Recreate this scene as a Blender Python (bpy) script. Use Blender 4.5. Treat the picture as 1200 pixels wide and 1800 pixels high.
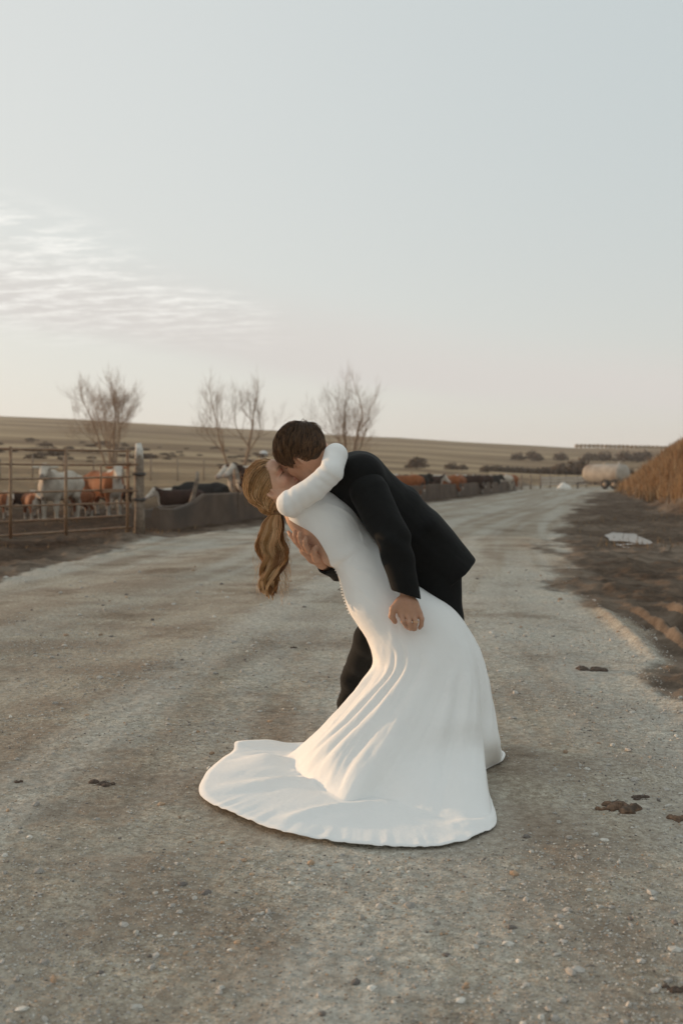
import bpy, math, random
import numpy as np
from mathutils import Vector, Matrix

# ------------------------------------------------------------------ camera, sky, sun, exposure
sc = bpy.context.scene
for o in list(bpy.data.objects):
    bpy.data.objects.remove(o)
CAMZ, FPX, HOR = 1.27, 1750.0, 836.0      # eye height; focal length and horizon row of the 1200x1800 photograph
cam_d = bpy.data.cameras.new('camera')
cam = bpy.data.objects.new('camera', cam_d)
sc.collection.objects.link(cam)
cam.location = (0, 0, CAMZ)
cam.rotation_euler = (math.radians(90), 0, 0)
cam_d.lens = 35.0
cam_d.sensor_width = 36.0
cam_d.shift_y = -(900.0 - HOR) / 1800.0
cam_d.clip_start = 0.1
cam_d.clip_end = 5000.0
cam_d.dof.use_dof = True
cam_d.dof.focus_distance = 4.2
cam_d.dof.aperture_fstop = 2.8
sc.camera = cam

SUN_EL, SUN_AZ = math.radians(3.9), math.radians(-63.0)   # azimuth clockwise from the view direction (+Y)
sun_dir = Vector((math.sin(SUN_AZ) * math.cos(SUN_EL), math.cos(SUN_AZ) * math.cos(SUN_EL), math.sin(SUN_EL)))
sun_d = bpy.data.lights.new('sun', 'SUN')
sun_d.energy = 3.1
sun_d.angle = math.radians(0.55)
sun_d.color = (1.0, 0.63, 0.35)
sun = bpy.data.objects.new('sun', sun_d)
sc.collection.objects.link(sun)
sun.rotation_euler = sun_dir.to_track_quat('Z', 'Y').to_euler()

world = bpy.data.worlds.new('World')
sc.world = world
world.use_nodes = True
wn, wl = world.node_tree.nodes, world.node_tree.links
wn.clear()
def WN(t, **kw):
    n = wn.new(t)
    for k, v in kw.items():
        setattr(n, k, v)
    return n
def wmath(op, a, b=None, c=None, clamp=False):
    n = WN('ShaderNodeMath', operation=op, use_clamp=clamp)
    for i, v in enumerate((a, b, c)):
        if v is None:
            continue
        if isinstance(v, (int, float)):
            n.inputs[i].default_value = v
        else:
            wl.new(v, n.inputs[i])
    return n.outputs[0]
def wmix(f, a, b):
    n = WN('ShaderNodeMix', data_type='RGBA')
    for sock, v in ((n.inputs[0], f), (n.inputs[6], a), (n.inputs[7], b)):
        if isinstance(v, (int, float)):
            sock.default_value = v
        elif isinstance(v, tuple):
            sock.default_value = (*v, 1)
        else:
            wl.new(v, sock)
    return n.outputs[2]
def wramp(v, lo, hi):
    n = WN('ShaderNodeMapRange', interpolation_type='SMOOTHSTEP')
    wl.new(v, n.inputs[0])
    n.inputs[1].default_value, n.inputs[2].default_value = lo, hi
    return n.outputs[0]
out = WN('ShaderNodeOutputWorld')
bg = WN('ShaderNodeBackground')
sky = WN('ShaderNodeTexSky', sky_type='NISHITA')
sky.sun_disc = False
sky.sun_elevation = SUN_EL
sky.sun_rotation = SUN_AZ
sky.air_density, sky.dust_density, sky.ozone_density = 1.0, 2.0, 1.0
SKY_STRENGTH = 0.15
tc = WN('ShaderNodeTexCoord')
sep = WN('ShaderNodeSeparateXYZ')
wl.new(tc.outputs['Generated'], sep.inputs[0])
dz = wmath('MAXIMUM', sep.outputs[2], 0.0)
den = wmath('ADD', dz, 0.11)
cx, cy = wmath('DIVIDE', sep.outputs[0], den), wmath('DIVIDE', sep.outputs[1], den)
comb = WN('ShaderNodeCombineXYZ')
wl.new(cx, comb.inputs[0]); wl.new(cy, comb.inputs[1])
def wnoise(scale, loc, rot, stretch, detail=6, rough=0.6):
    m = WN('ShaderNodeMapping')
    wl.new(comb.outputs[0], m.inputs[0])
    m.inputs['Location'].default_value = loc
    m.inputs['Rotation'].default_value = (0, 0, rot)
    m.inputs['Scale'].default_value = stretch
    n = WN('ShaderNodeTexNoise')
    n.inputs['Scale'].default_value = scale
    n.inputs['Detail'].default_value = detail
    n.inputs['Roughness'].default_value = rough
    wl.new(m.outputs[0], n.inputs['Vector'])
    return n.outputs[0]
# a thin high veil over the whole sky, brighter on the sunward side
sunv = WN('ShaderNodeVectorMath', operation='DOT_PRODUCT')
wl.new(tc.outputs['Generated'], sunv.inputs[0])
sunv.inputs[1].default_value = sun_dir
toward = wramp(sunv.outputs['Value'], 0.0, 1.0)
horizon = wmath('POWER', wmath('SUBTRACT', 1.0, dz), 6.0)
veil_c = wmix(horizon, (3.70, 4.10, 4.17), (4.75, 4.58, 4.30))
veil_c = wmix(wmath('MULTIPLY', toward, 0.75), veil_c, (5.2, 5.2, 5.0))
base = wmix(0.82, sky.outputs[0], veil_c)
# mackerel streaks in a bank on the sunward side, long grey bands low over the horizon
def wlin(a, ka, b, kb, c):
    return wmath('ADD', wmath('ADD', wmath('MULTIPLY', a, ka), wmath('MULTIPLY', b, kb)), c)
small = wnoise(6.0, (0.4, 1.3, 0), 0.30, (1.0, 2.4, 1.0), 9, 0.68)
big = wnoise(0.8, (3.1, 0.6, 0), 0.30, (0.7, 1.6, 1.0), 4, 0.55)
dist = wmath('ADD', wlin(cx, 0.92, cy, -0.39, 0.92 * 0.76 + 0.39 * 2.97), wmath('MULTIPLY', wmath('SUBTRACT', big, 0.5), 0.9))
bank = wmath('MULTIPLY', wramp(dist, 0.28, -0.05), wramp(dist, -1.5, -0.4))
bank = wmath('MULTIPLY', bank, wmath('MULTIPLY', wramp(cy, 4.4, 3.3), wramp(cy, -0.5, 1.0)))
streak = wmath('MULTIPLY', wramp(small, 0.42, 0.66), bank)
q = wmath('ADD', wmath('ADD', dz, wmath('MULTIPLY', sep.outputs[0], 0.13)), wmath('MULTIPLY', wmath('SUBTRACT', wnoise(0.6, (7.7, 2.4, 0), 0.1, (0.5, 0.5, 1.0), 5, 0.6), 0.5), 0.075))
band = wmath('MULTIPLY', wramp(q, 0.085, 0.112), wramp(q, 0.185, 0.120))
base = wmix(wmath('MULTIPLY', band, 0.9), base, (4.00, 3.86, 3.70))
base = wmix(wmath('MULTIPLY', streak, 0.75), base, (5.75, 5.70, 5.45))
base = wmix(1.0, (0, 0, 0), base)
wl.new(base, bg.inputs['Color'])
bg.inputs['Strength'].default_value = SKY_STRENGTH
wl.new(bg.outputs[0], out.inputs[0])

sc.view_settings.view_transform = 'Standard'
sc.view_settings.look = 'None'
sc.view_settings.gamma = 1.0
sc.view_settings.use_curve_mapping = False
sc.view_settings.exposure = 0.23
sc.render.engine = 'CYCLES'
sc.cycles.use_denoising = True
sc.cycles.max_bounces = 8
sc.cycles.transparent_max_bounces = 16
sc.cycles.use_adaptive_sampling = False
sc.cycles.sample_clamp_indirect = 6.0

# ------------------------------------------------------------------ helpers
rng = np.random.default_rng(11)
def P(px, py, Y):                # the point at distance Y along the view whose picture position is (px, py)
    return np.array([(px - 600.0) / FPX * Y, Y, CAMZ + (HOR - py) / FPX * Y])
def G(px, py, z=0.0):            # the point at height z under a picture position
    Y = (CAMZ - z) * FPX / (py - HOR)
    return np.array([(px - 600.0) / FPX * Y, Y, z])

def link(o, parent=None):
    sc.collection.objects.link(o)
    if parent is not None:
        o.parent = parent
    return o
def tag(o, label=None, cat=None, group=None, kind=None):
    if label: o['label'] = label
    if cat: o['category'] = cat
    if group: o['group'] = group
    if kind: o['kind'] = kind
    return o
def empty(name, loc, label, cat, group=None, rz=0.0):
    o = bpy.data.objects.new(name, None)
    o.empty_display_size = 0.1
    o.location = tuple(float(v) for v in loc)
    o.rotation_euler = (0, 0, rz)
    link(o)
    return tag(o, label, cat, group)
def copy_tree(o, parent=None):
    c = o.copy()
    sc.collection.objects.link(c)
    if parent is not None:
        c.parent = parent
    for ch in list(o.children):
        copy_tree(ch, c)
    return c

def mesh_np(name, V, F, mat=None, parent=None, smooth=True, colors=None, origin=None):
    """numpy vertices and equal-sided faces -> one linked mesh object"""
    V = np.asarray(V, np.float32); F = np.asarray(F, np.int32)
    if origin is not None:
        V = V - np.asarray(origin, np.float32)
    me = bpy.data.meshes.new(name)
    n, k = F.shape
    me.vertices.add(len(V)); me.vertices.foreach_set('co', V.ravel())
    me.loops.add(n * k); me.loops.foreach_set('vertex_index', F.ravel())
    me.polygons.add(n)
    me.polygons.foreach_set('loop_start', np.arange(0, n * k, k, dtype=np.int32))
    me.polygons.foreach_set('loop_total', np.full(n, k, np.int32))
    me.polygons.foreach_set('use_smooth', np.full(n, bool(smooth)))
    me.update(calc_edges=True)
    if colors is not None:
        ca = me.color_attributes.new('paint', 'FLOAT_COLOR', 'POINT')
        c4 = np.ones((len(V), 4), np.float32); c4[:, :3] = colors
        ca.data.foreach_set('color', c4.ravel())
    if mat is not None:
        me.materials.append(mat)
    o = bpy.data.objects.new(name, me)
    if origin is not None:
        o.location = tuple(float(v) for v in origin)
    return link(o, parent)

def join_parts(parts):
    """list of (V, F) with the same face size -> one (V, F)"""
    Vs, Fs, n = [], [], 0
    for V, F in parts:
        Vs.append(np.asarray(V, float)); Fs.append(np.asarray(F) + n); n += len(V)
    return np.concatenate(Vs), np.concatenate(Fs)

def box(c, size, rot=None, taper=1.0):
    s = np.array(size) / 2
    V = np.array([[x, y, z] for z in (-1, 1) for y in (-1, 1) for x in (-1, 1)], float)
    V[V[:, 2] > 0, :2] *= taper
    V = V * s
    if rot is not None:
        V = V @ np.array(rot).T
    F = [[0, 2, 3, 1], [4, 5, 7, 6], [0, 1, 5, 4], [2, 6, 7, 3], [0, 4, 6, 2], [1, 3, 7, 5]]
    return V + np.array(c), np.array(F)
def tube(pts, rad, n=8, cap=True):
    """quad tube along a polyline (caps collapse to a point)"""
    pts = np.asarray(pts, float); m = len(pts)
    rad = np.broadcast_to(np.asarray(rad, float), (m,))
    T = np.gradient(pts, axis=0); T /= np.linalg.norm(T, axis=1)[:, None] + 1e-9
    ref = np.array([0, 0, 1.0]) if abs(T[:, 2]).mean() < 0.8 else np.array([0, 1.0, 0])
    A = np.cross(T, ref); A /= np.linalg.norm(A, axis=1)[:, None] + 1e-9
    B = np.cross(T, A)
    th = np.linspace(0, 2 * math.pi, n, endpoint=False)
    R = pts[:, None] + rad[:, None, None] * (np.cos(th)[None, :, None] * A[:, None] + np.sin(th)[None, :, None] * B[:, None])
    if cap:
        R = np.concatenate([np.repeat(pts[:1, None], n, 1), R, np.repeat(pts[-1:, None], n, 1)])
        m += 2
    i = np.arange(m - 1)[:, None] * n; j = np.arange(n)[None]; j2 = (j + 1) % n
    F = np.stack([i + j, i + j2, i + n + j2, i + n + j], -1).reshape(-1, 4)
    return R.reshape(-1, 3), F
def rotz(a):
    return np.array([[math.cos(a), -math.sin(a), 0], [math.sin(a), math.cos(a), 0], [0, 0, 1]])
def roty(a):
    return np.array([[math.cos(a), 0, math.sin(a)], [0, 1, 0], [-math.sin(a), 0, math.cos(a)]])
def rotx(a):
    return np.array([[1, 0, 0], [0, math.cos(a), -math.sin(a)], [0, math.sin(a), math.cos(a)]])

def _hash(i, j, k, seed):
    h = (i.astype(np.int64) * 374761393 + j.astype(np.int64) * 668265263 + k.astype(np.int64) * 2147483647 + seed * 144665) & 0x7fffffff
    h = ((h ^ (h >> 13)) * 1274126177) & 0x7fffffff
    h = (h ^ (h >> 16)) & 0xffff
    return h / 65535.0
def vnoise(x, y, z=None, seed=0):
    x, y = np.broadcast_arrays(np.asarray(x, float), np.asarray(y, float))
    z = np.zeros_like(x) if z is None else np.broadcast_to(np.asarray(z, float), x.shape)
    i, j, k = np.floor(x), np.floor(y), np.floor(z)
    u, v, w = x - i, y - j, z - k
    u, v, w = u * u * (3 - 2 * u), v * v * (3 - 2 * v), w * w * (3 - 2 * w)
    r = 0
    for a in (0, 1):
        for b in (0, 1):
            for c in (0, 1):
                r = r + _hash(i + a, j + b, k + c, seed) * (u if a else 1 - u) * (v if b else 1 - v) * (w if c else 1 - w)
    return r
def fbm(x, y, z=None, seed=0, octaves=4, gain=0.5):
    r, a, t = 0, 1.0, 0
    for o in range(octaves):
        f = 2.03 ** o
        r = r + a * vnoise(x * f, y * f, None if z is None else z * f, seed + o * 17); t += a; a *= gain
    return r / t
def sstep(x, lo, hi):
    t = np.clip((np.asarray(x, float) - lo) / (hi - lo), 0, 1)
    return t * t * (3 - 2 * t)

# ---- smooth solids: a signed distance field on a grid, turned into a quad mesh
class Field:
    def __init__(s, lo, hi, h):
        s.h = h; s.lo = np.array(lo, float)
        s.n = np.ceil((np.array(hi) - s.lo) / h).astype(int) + 1
        s.d = np.full(s.n, 0.25, np.float32)
    def block(s, lo, hi):
        a = np.clip(np.floor((np.array(lo) - s.lo) / s.h).astype(int), 0, s.n - 1)
        b = np.clip(np.ceil((np.array(hi) - s.lo) / s.h).astype(int) + 1, 1, s.n)
        sl = tuple(slice(int(p), int(max(q, p + 1))) for p, q in zip(a, b))
        ax = [(s.lo[i] + s.h * np.arange(sl[i].start, sl[i].stop)).astype(np.float32) for i in range(3)]
        return sl, ax[0][:, None, None], ax[1][None, :, None], ax[2][None, None, :]
    def blend(s, sl, d, k, op):
        o = s.d[sl]
        if op == 'add':
            hh = np.clip(0.5 + 0.5 * (o - d) / k, 0, 1)
            s.d[sl] = o * (1 - hh) + d * hh - k * hh * (1 - hh)
        else:
            hh = np.clip(0.5 - 0.5 * (o + d) / k, 0, 1)
            s.d[sl] = o * (1 - hh) - d * hh + k * hh * (1 - hh)
    def cone(s, a, b, ra, rb, k=0.02, sy=1.0, op='add', cut=None):
        a, b = np.array(a, float), np.array(b, float)
        m = max(ra, rb) * max(sy, 1) + k + 4 * s.h
        sl, X, Y, Z = s.block(np.minimum(a, b) - m, np.maximum(a, b) + m)
        ab = b - a; ab[1] /= sy
        qx, qy, qz = X - a[0], (Y - a[1]) / sy, Z - a[2]
        L2 = float(ab @ ab) + 1e-12
        t = np.clip((qx * ab[0] + qy * ab[1] + qz * ab[2]) / L2, 0, 1)
        d = np.sqrt((qx - t * ab[0]) ** 2 + (qy - t * ab[1]) ** 2 + (qz - t * ab[2]) ** 2) - (ra + (rb - ra) * t)
        if cut is not None:            # keep the side of the plane its normal points away from
            p0, nn = cut
            d = np.maximum(d, (X - p0[0]) * nn[0] + (Y - p0[1]) * nn[1] + (Z - p0[2]) * nn[2])
        s.blend(sl, d, k, op)
    def chain(s, pts, rads, k=0.02, sy=1.0):
        for i in range(len(pts) - 1):
            y = sy if np.isscalar(sy) else sy[i]
            s.cone(pts[i], pts[i + 1], rads[i], rads[i + 1], k, y)
    def ell(s, c, r, axes=None, k=0.02, op='add'):
        c, r = np.array(c, float), np.array(r, float)
        A = np.eye(3) if axes is None else np.array(axes, float)
        m = r.max() + k + 4 * s.h
        sl, X, Y, Z = s.block(c - m, c + m)
        x, y, z = X - c[0], Y - c[1], Z - c[2]
        u = [x * A[i, 0] + y * A[i, 1] + z * A[i, 2] for i in range(3)]
        k0 = np.sqrt(sum((u[i] / r[i]) ** 2 for i in range(3))) + 1e-6
        k1 = np.sqrt(sum((u[i] / r[i] ** 2) ** 2 for i in range(3))) + 1e-6
        s.blend(sl, k0 * (k0 - 1) / k1, k, op)
    def halfspace(s, p0, nn, k=0.005):
        """remove everything on the side the normal points to"""
        sl, X, Y, Z = s.block(s.lo, s.lo + s.h * s.n)
        d = -((X - p0[0]) * nn[0] + (Y - p0[1]) * nn[1] + (Z - p0[2]) * nn[2])
        s.blend(sl, d, k, 'sub')
    def mesh(s, relax=1, whole=True):
        d = s.d
        sg = (d < 0)
        cnt = np.zeros(s.n - 1, np.uint8)
        sh = [(i, j, k) for i in (0, 1) for j in (0, 1) for k in (0, 1)]
        N = s.n
        for i, j, k in sh:
            cnt += sg[i:N[0] - 1 + i, j:N[1] - 1 + j, k:N[2] - 1 + k]
        act = (cnt > 0) & (cnt < 8)
        I = np.argwhere(act)
        idx = np.full(N - 1, -1, np.int32); idx[act] = np.arange(len(I))
        D = {c: d[I[:, 0] + c[0], I[:, 1] + c[1], I[:, 2] + c[2]] for c in sh}
        acc = np.zeros((len(I), 3)); wt = np.zeros(len(I))
        for c in sh:
            for ax in range(3):
                if c[ax] == 0:
                    e = list(c); e[ax] = 1; e = tuple(e)
                    a, b = D[c], D[e]
                    m = (a < 0) != (b < 0)
                    t = np.where(m, a / np.where(m, a - b, 1), 0)
                    p = np.array(c, float)[None].repeat(len(I), 0); p[:, ax] += t
                    acc += p * m[:, None]; wt += m
        V = (I + acc / wt[:, None]) * s.h + s.lo
        F = []
        for ax in range(3):
            u, w = [(1, 2), (2, 0), (0, 1)][ax]
            s0 = [slice(1, -1)] * 3; s1 = [slice(1, -1)] * 3
            s0[ax] = slice(0, -1); s1[ax] = slice(1, None)
            A, B = sg[tuple(s0)], sg[tuple(s1)]
            for flip, M in ((False, A & ~B), (True, ~A & B)):
                E = np.argwhere(M)
                if not len(E): continue
                off = np.ones(3, int); off[ax] = 0
                E = E + off
                q = []
                for du, dw in ((-1, -1), (0, -1), (0, 0), (-1, 0)):
                    c = E.copy(); c[:, u] += du; c[:, w] += dw
                    q.append(idx[c[:, 0], c[:, 1], c[:, 2]])
                q = np.stack(q, 1)
                F.append(q[:, ::-1] if flip else q)
        F = np.concatenate(F)
        # keep the largest connected piece
        lab = np.arange(len(V))
        while True:
            m = lab[F].min(1); new = lab.copy()
            for a in range(4):
                np.minimum.at(new, F[:, a], m)
            new = new[new]
            if (new == lab).all(): break
            lab = new
        keep = lab == np.bincount(lab).argmax()
        if whole and not keep.all():
            F = F[keep[F[:, 0]]]
            re_ = np.cumsum(keep) - 1
            V = V[keep]; F = re_[F]
        for _ in range(relax):
            V = laplace(V, F, 0.5)
        return V, F
def laplace(V, F, f):
    acc = np.zeros_like(V); n = np.zeros(len(V))
    for a in range(F.shape[1]):
        b = (a + 1) % F.shape[1]
        np.add.at(acc, F[:, a], V[F[:, b]]); np.add.at(n, F[:, a], 1)
        np.add.at(acc, F[:, b], V[F[:, a]]); np.add.at(n, F[:, b], 1)
    return V * (1 - f) + f * acc / np.maximum(n, 1)[:, None]
def vnormals(V, F):
    n = np.cross(V[F[:, 2]] - V[F[:, 0]], V[F[:, 3 if F.shape[1] > 3 else 1]] - V[F[:, 1 if F.shape[1] > 3 else 0]])
    if F.shape[1] == 3:
        n = np.cross(V[F[:, 1]] - V[F[:, 0]], V[F[:, 2]] - V[F[:, 0]])
    r = np.zeros_like(V)
    for a in range(F.shape[1]):
        np.add.at(r, F[:, a], n)
    return r / (np.linalg.norm(r, axis=1)[:, None] + 1e-12)
def strands(paths, r0, r1, n=3):
    """(S, K, 3) polylines -> thin tapered tubes; r0/r1 scalars or arrays of S"""
    S, K, _ = paths.shape
    T = np.gradient(paths, axis=1); T /= np.linalg.norm(T, axis=2)[..., None] + 1e-9
    ref = np.array([0.31, 0.82, 0.47])
    A = np.cross(T, ref); A /= np.linalg.norm(A, axis=2)[..., None] + 1e-9
    B = np.cross(T, A)
    r0 = np.broadcast_to(np.asarray(r0, float), (S,)); r1 = np.broadcast_to(np.asarray(r1, float), (S,))
    t = np.linspace(0, 1, K)
    R = r0[:, None] * (1 - t) + r1[:, None] * t
    th = np.arange(n) * 2 * math.pi / n
    V = paths[:, :, None] + R[:, :, None, None] * (np.cos(th)[None, None, :, None] * A[:, :, None] + np.sin(th)[None, None, :, None] * B[:, :, None])
    base = (np.arange(S)[:, None, None] * K + np.arange(K - 1)[None, :, None]) * n
    j = np.arange(n)[None, None]; j2 = (j + 1) % n
    F = np.stack([base + j, base + j2, base + n + j2, base + n + j], -1).reshape(-1, 4)
    return V.reshape(-1, 3), F

# ---- materials
def mat(name, col, rough=0.8, var=0.0, scale=6.0, bump=0.0, bscale=30.0, paint=False, metal=0.0, sss=0.0, spec=0.5, trans=0.0, sheen=0.0, detail=4, tint=None):
    m = bpy.data.materials.new(name); m.use_nodes = True
    N, L = m.node_tree.nodes, m.node_tree.links
    b = N['Principled BSDF']
    b.inputs['Roughness'].default_value = rough
    b.inputs['Metallic'].default_value = metal
    b.inputs['Specular IOR Level'].default_value = spec
    if sheen:
        b.inputs['Sheen Weight'].default_value = sheen
        b.inputs['Sheen Roughness'].default_value = 0.5
    if sss:
        b.inputs['Subsurface Weight'].default_value = sss
        b.inputs['Subsurface Radius'].default_value = (0.012, 0.005, 0.003)
        b.inputs['Subsurface Scale'].default_value = 1.0
    co = N.new('ShaderNodeTexCoord')
    src = None
    if paint:
        a = N.new('ShaderNodeAttribute'); a.attribute_name = 'paint'; src = a.outputs['Color']
    if var:
        nz = N.new('ShaderNodeTexNoise'); nz.inputs['Scale'].default_value = scale; nz.inputs['Detail'].default_value = detail
        L.new(co.outputs['Object'], nz.inputs['Vector'])
        mr = N.new('ShaderNodeMapRange'); mr.inputs[1].default_value = 0.3; mr.inputs[2].default_value = 0.7
        mr.inputs[3].default_value = 1 - var; mr.inputs[4].default_value = 1 + var
        L.new(nz.outputs[0], mr.inputs[0])
        mx = N.new('ShaderNodeMix'); mx.data_type = 'RGBA'; mx.blend_type = 'MULTIPLY'; mx.inputs[0].default_value = 1.0
        if src is not None: L.new(src, mx.inputs[6])
        else: mx.inputs[6].default_value = (*col, 1)
        L.new(mr.outputs[0], mx.inputs[7]); src = mx.outputs[2]
        if tint is not None:
            n2 = N.new('ShaderNodeTexNoise'); n2.inputs['Scale'].default_value = scale * 0.37; n2.inputs['Detail'].default_value = 5
            L.new(co.outputs['Object'], n2.inputs['Vector'])
            r2 = N.new('ShaderNodeMapRange'); r2.interpolation_type = 'SMOOTHSTEP'; r2.inputs[1].default_value = 0.48; r2.inputs[2].default_value = 0.68
            L.new(n2.outputs[0], r2.inputs[0])
            m2 = N.new('ShaderNodeMix'); m2.data_type = 'RGBA'
            L.new(r2.outputs[0], m2.inputs[0]); L.new(src, m2.inputs[6]); m2.inputs[7].default_value = (*tint, 1); src = m2.outputs[2]
    if src is not None: L.new(src, b.inputs['Base Color'])
    else: b.inputs['Base Color'].default_value = (*col, 1)
    if bump:
        nb = N.new('ShaderNodeTexNoise'); nb.inputs['Scale'].default_value = bscale; nb.inputs['Detail'].default_value = 6
        L.new(co.outputs['Object'], nb.inputs['Vector'])
        bp = N.new('ShaderNodeBump'); bp.inputs['Strength'].default_value = 0.6; bp.inputs['Distance'].default_value = bump
        L.new(nb.outputs[0], bp.inputs['Height']); L.new(bp.outputs[0], b.inputs['Normal'])
    if trans:
        tr = N.new('ShaderNodeBsdfTranslucent')
        if src is not None: L.new(src, tr.inputs['Color'])
        else: tr.inputs['Color'].default_value = (*col, 1)
        ms = N.new('ShaderNodeMixShader'); ms.inputs[0].default_value = trans
        L.new(b.outputs[0], ms.inputs[1]); L.new(tr.outputs[0], ms.inputs[2])
        L.new(ms.outputs[0], N['Material Output'].inputs[0])
    return m

# ------------------------------------------------------------------ land: terrain, road, gravel, puddle, grass
def pxcol(X, Y):                        # bearing expressed as a picture column
    return FPX * X / np.maximum(Y, 1e-3) + 600.0
RIDGE_PX = ([-4000, -900, 0, 130, 270, 350, 480, 620, 700, 800, 850, 940, 1000, 1200, 2200, 5000],
            [40, 85, 101, 98, 91, 87, 81, 71, 68, 61, 58, 53, 49, 46, 55, 40])
START = ([-4000, -600, 0, 300, 450, 600, 740, 900, 960, 1200, 3000], [34, 32, 31, 33, 37, 47, 62, 96, 104, 110, 110])
ROAD_L = ([-60, 2, 8, 12.8, 19.5, 25, 30, 41, 76, 105, 130], [-7.0, -6.2, -5.2, -4.2, -3.7, -1.9, -0.6, 3.0, 13.0, 19.0, 24.0])
ROAD_R = ([-60, 3, 6.3, 9.1, 13.5, 19.5, 26, 40, 70, 82, 105, 130], [2.7, 2.3, 2.2, 2.35, 3.1, 4.2, 5.6, 9.6, 17.6, 21.5, 40.0, 45.0])
WALL_A, WALL_B = np.array([-4.47, 22.9]), np.array([14.6, 84.0])

def road_mask(X, Y):
    n = (fbm(X * 0.9, Y * 0.35, seed=3) - 0.5)
    w = 0.25 + 0.02 * np.abs(Y)
    l = X - np.interp(Y, *ROAD_L) + n * 1.6
    r = np.interp(Y, *ROAD_R) - X + n * (1.3 + 0.02 * Y)
    e = sstep(Y, 112, 100)
    return sstep(l, -w, w) * sstep(r, -w, w) * np.where(Y > 100, sstep(-Y, -112, -101), 1.0)
def bank_foot(Y):
    return 9.6 + (np.clip(Y, 5, 75) - 28) * 0.21
def terrain(X, Y):
    r = np.hypot(X, Y)
    px = np.where(Y > 0.2 * r, pxcol(X, Y), np.where(X > 0, 6000, -6000))
    px = np.clip(px, -4000, 5000)
    ridge = np.interp(px, *RIDGE_PX); y0 = np.interp(px, *START)
    Yd = np.maximum(r * 0.985, 1.0)
    g = np.clip(np.log(Yd / y0) / np.log(500.0 / y0), 0, 1)
    g = g + 0.035 * np.sin(g * 9.0) * (1 - g)
    elev = np.where(Yd > y0, (1 - g) * (-CAMZ * FPX / Yd) + g * ridge, -CAMZ * FPX / Yd)
    fall = np.clip((Yd - 500) / 400.0, 0, 1)
    z = CAMZ + elev / FPX * Yd
    z = np.where(Yd > 500, z * (1 - fall) + (-10.0) * fall, z)
    flat = Yd <= y0
    z = np.where(flat, 0.0, z)
    # earth bank beside the road on the right
    b = X - bank_foot(Y)
    amp = sstep(Y, 8, 26) * sstep(-Y, -76, -58)
    z = z + amp * 3.0 * sstep(b + 0.9 * (fbm(X * .5, Y * .5, seed=9) - .5), 0.0, 4.4) * (0.72 + 0.56 * fbm(X * .28, Y * .28, seed=5))
    calm = sstep(Y, 5.5, 7.0) * sstep(-Y, -11.5, -9.5) * sstep(X, 1.8, 2.2) * sstep(-X, -4.2, -3.6)
    # rough dirt between road and bank, and around the pens
    rm = road_mask(X, Y)
    near = sstep(-r, -90, -60)
    z = z + near * (1 - rm) * (1 - .7 * calm) * 0.12 * (fbm(X * 0.8, Y * 0.8, seed=21) - 0.45)
    z = z + near * (1 - rm) * (1 - .85 * calm) * 0.13 * (fbm(X * 2.6, Y * 2.6, seed=22) - 0.5)
    z = z + sstep(-r, -42, -20) * (1 - rm) * 0.075 * (fbm(X * 9, Y * 9, seed=23) - 0.5)
    # wheel ruts pressed in the mud on the right
    ru = sstep(Y, 6.6, 7.6) * sstep(-Y, -10.2, -8.8)
    xr = X - (2.62 + (Y - 8.1) * 0.11)
    z = z + ru * (0.085 * np.exp(-(xr / .05) ** 2) + 0.10 * np.exp(-((xr - .36) / .06) ** 2) + 0.045 * np.exp(-((xr + .3) / .06) ** 2) - 0.05 * np.exp(-((xr - .17) / .08) ** 2))
    # gentle wheel paths along the gravel
    c = (np.interp(Y, *ROAD_L) + np.interp(Y, *ROAD_R)) / 2
    z = z + rm * near * 0.010 * np.sin((X - c) * 3.1 + 1.5 * (fbm(X * .2, Y * .12, seed=2) - .5))
    z = z + .13 * np.exp(-(((X + 4.3) / .7) ** 2 + ((Y - 19.7) / .5) ** 2)) + .10 * np.exp(-(((X + 6.6) / 1.1) ** 2 + ((Y - 16.2) / .4) ** 2))
    # puddle hollow
    pu = np.exp(-(((X - 6.02) / 0.75) ** 2 + ((Y - 20.6) / 1.9) ** 2) ** 2)
    z = z * (1 - 0.8 * pu) - 0.05 * pu
    return z
def micro(X, Y):
    r = np.hypot(X, Y)
    a = sstep(-r, -16, -6)
    m = 0.010 * (fbm(X * 5, Y * 5, seed=31, octaves=3) - 0.5) + 0.007 * (fbm(X * 22, Y * 22, seed=33, octaves=3) - 0.5)
    calm = np.exp(-(((X - 0.12) / 0.85) ** 2 + ((Y - 4.0) / 0.75) ** 2) ** 2)     # trodden flat where the couple stand
    return a * m * (1 - 0.8 * calm)

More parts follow.
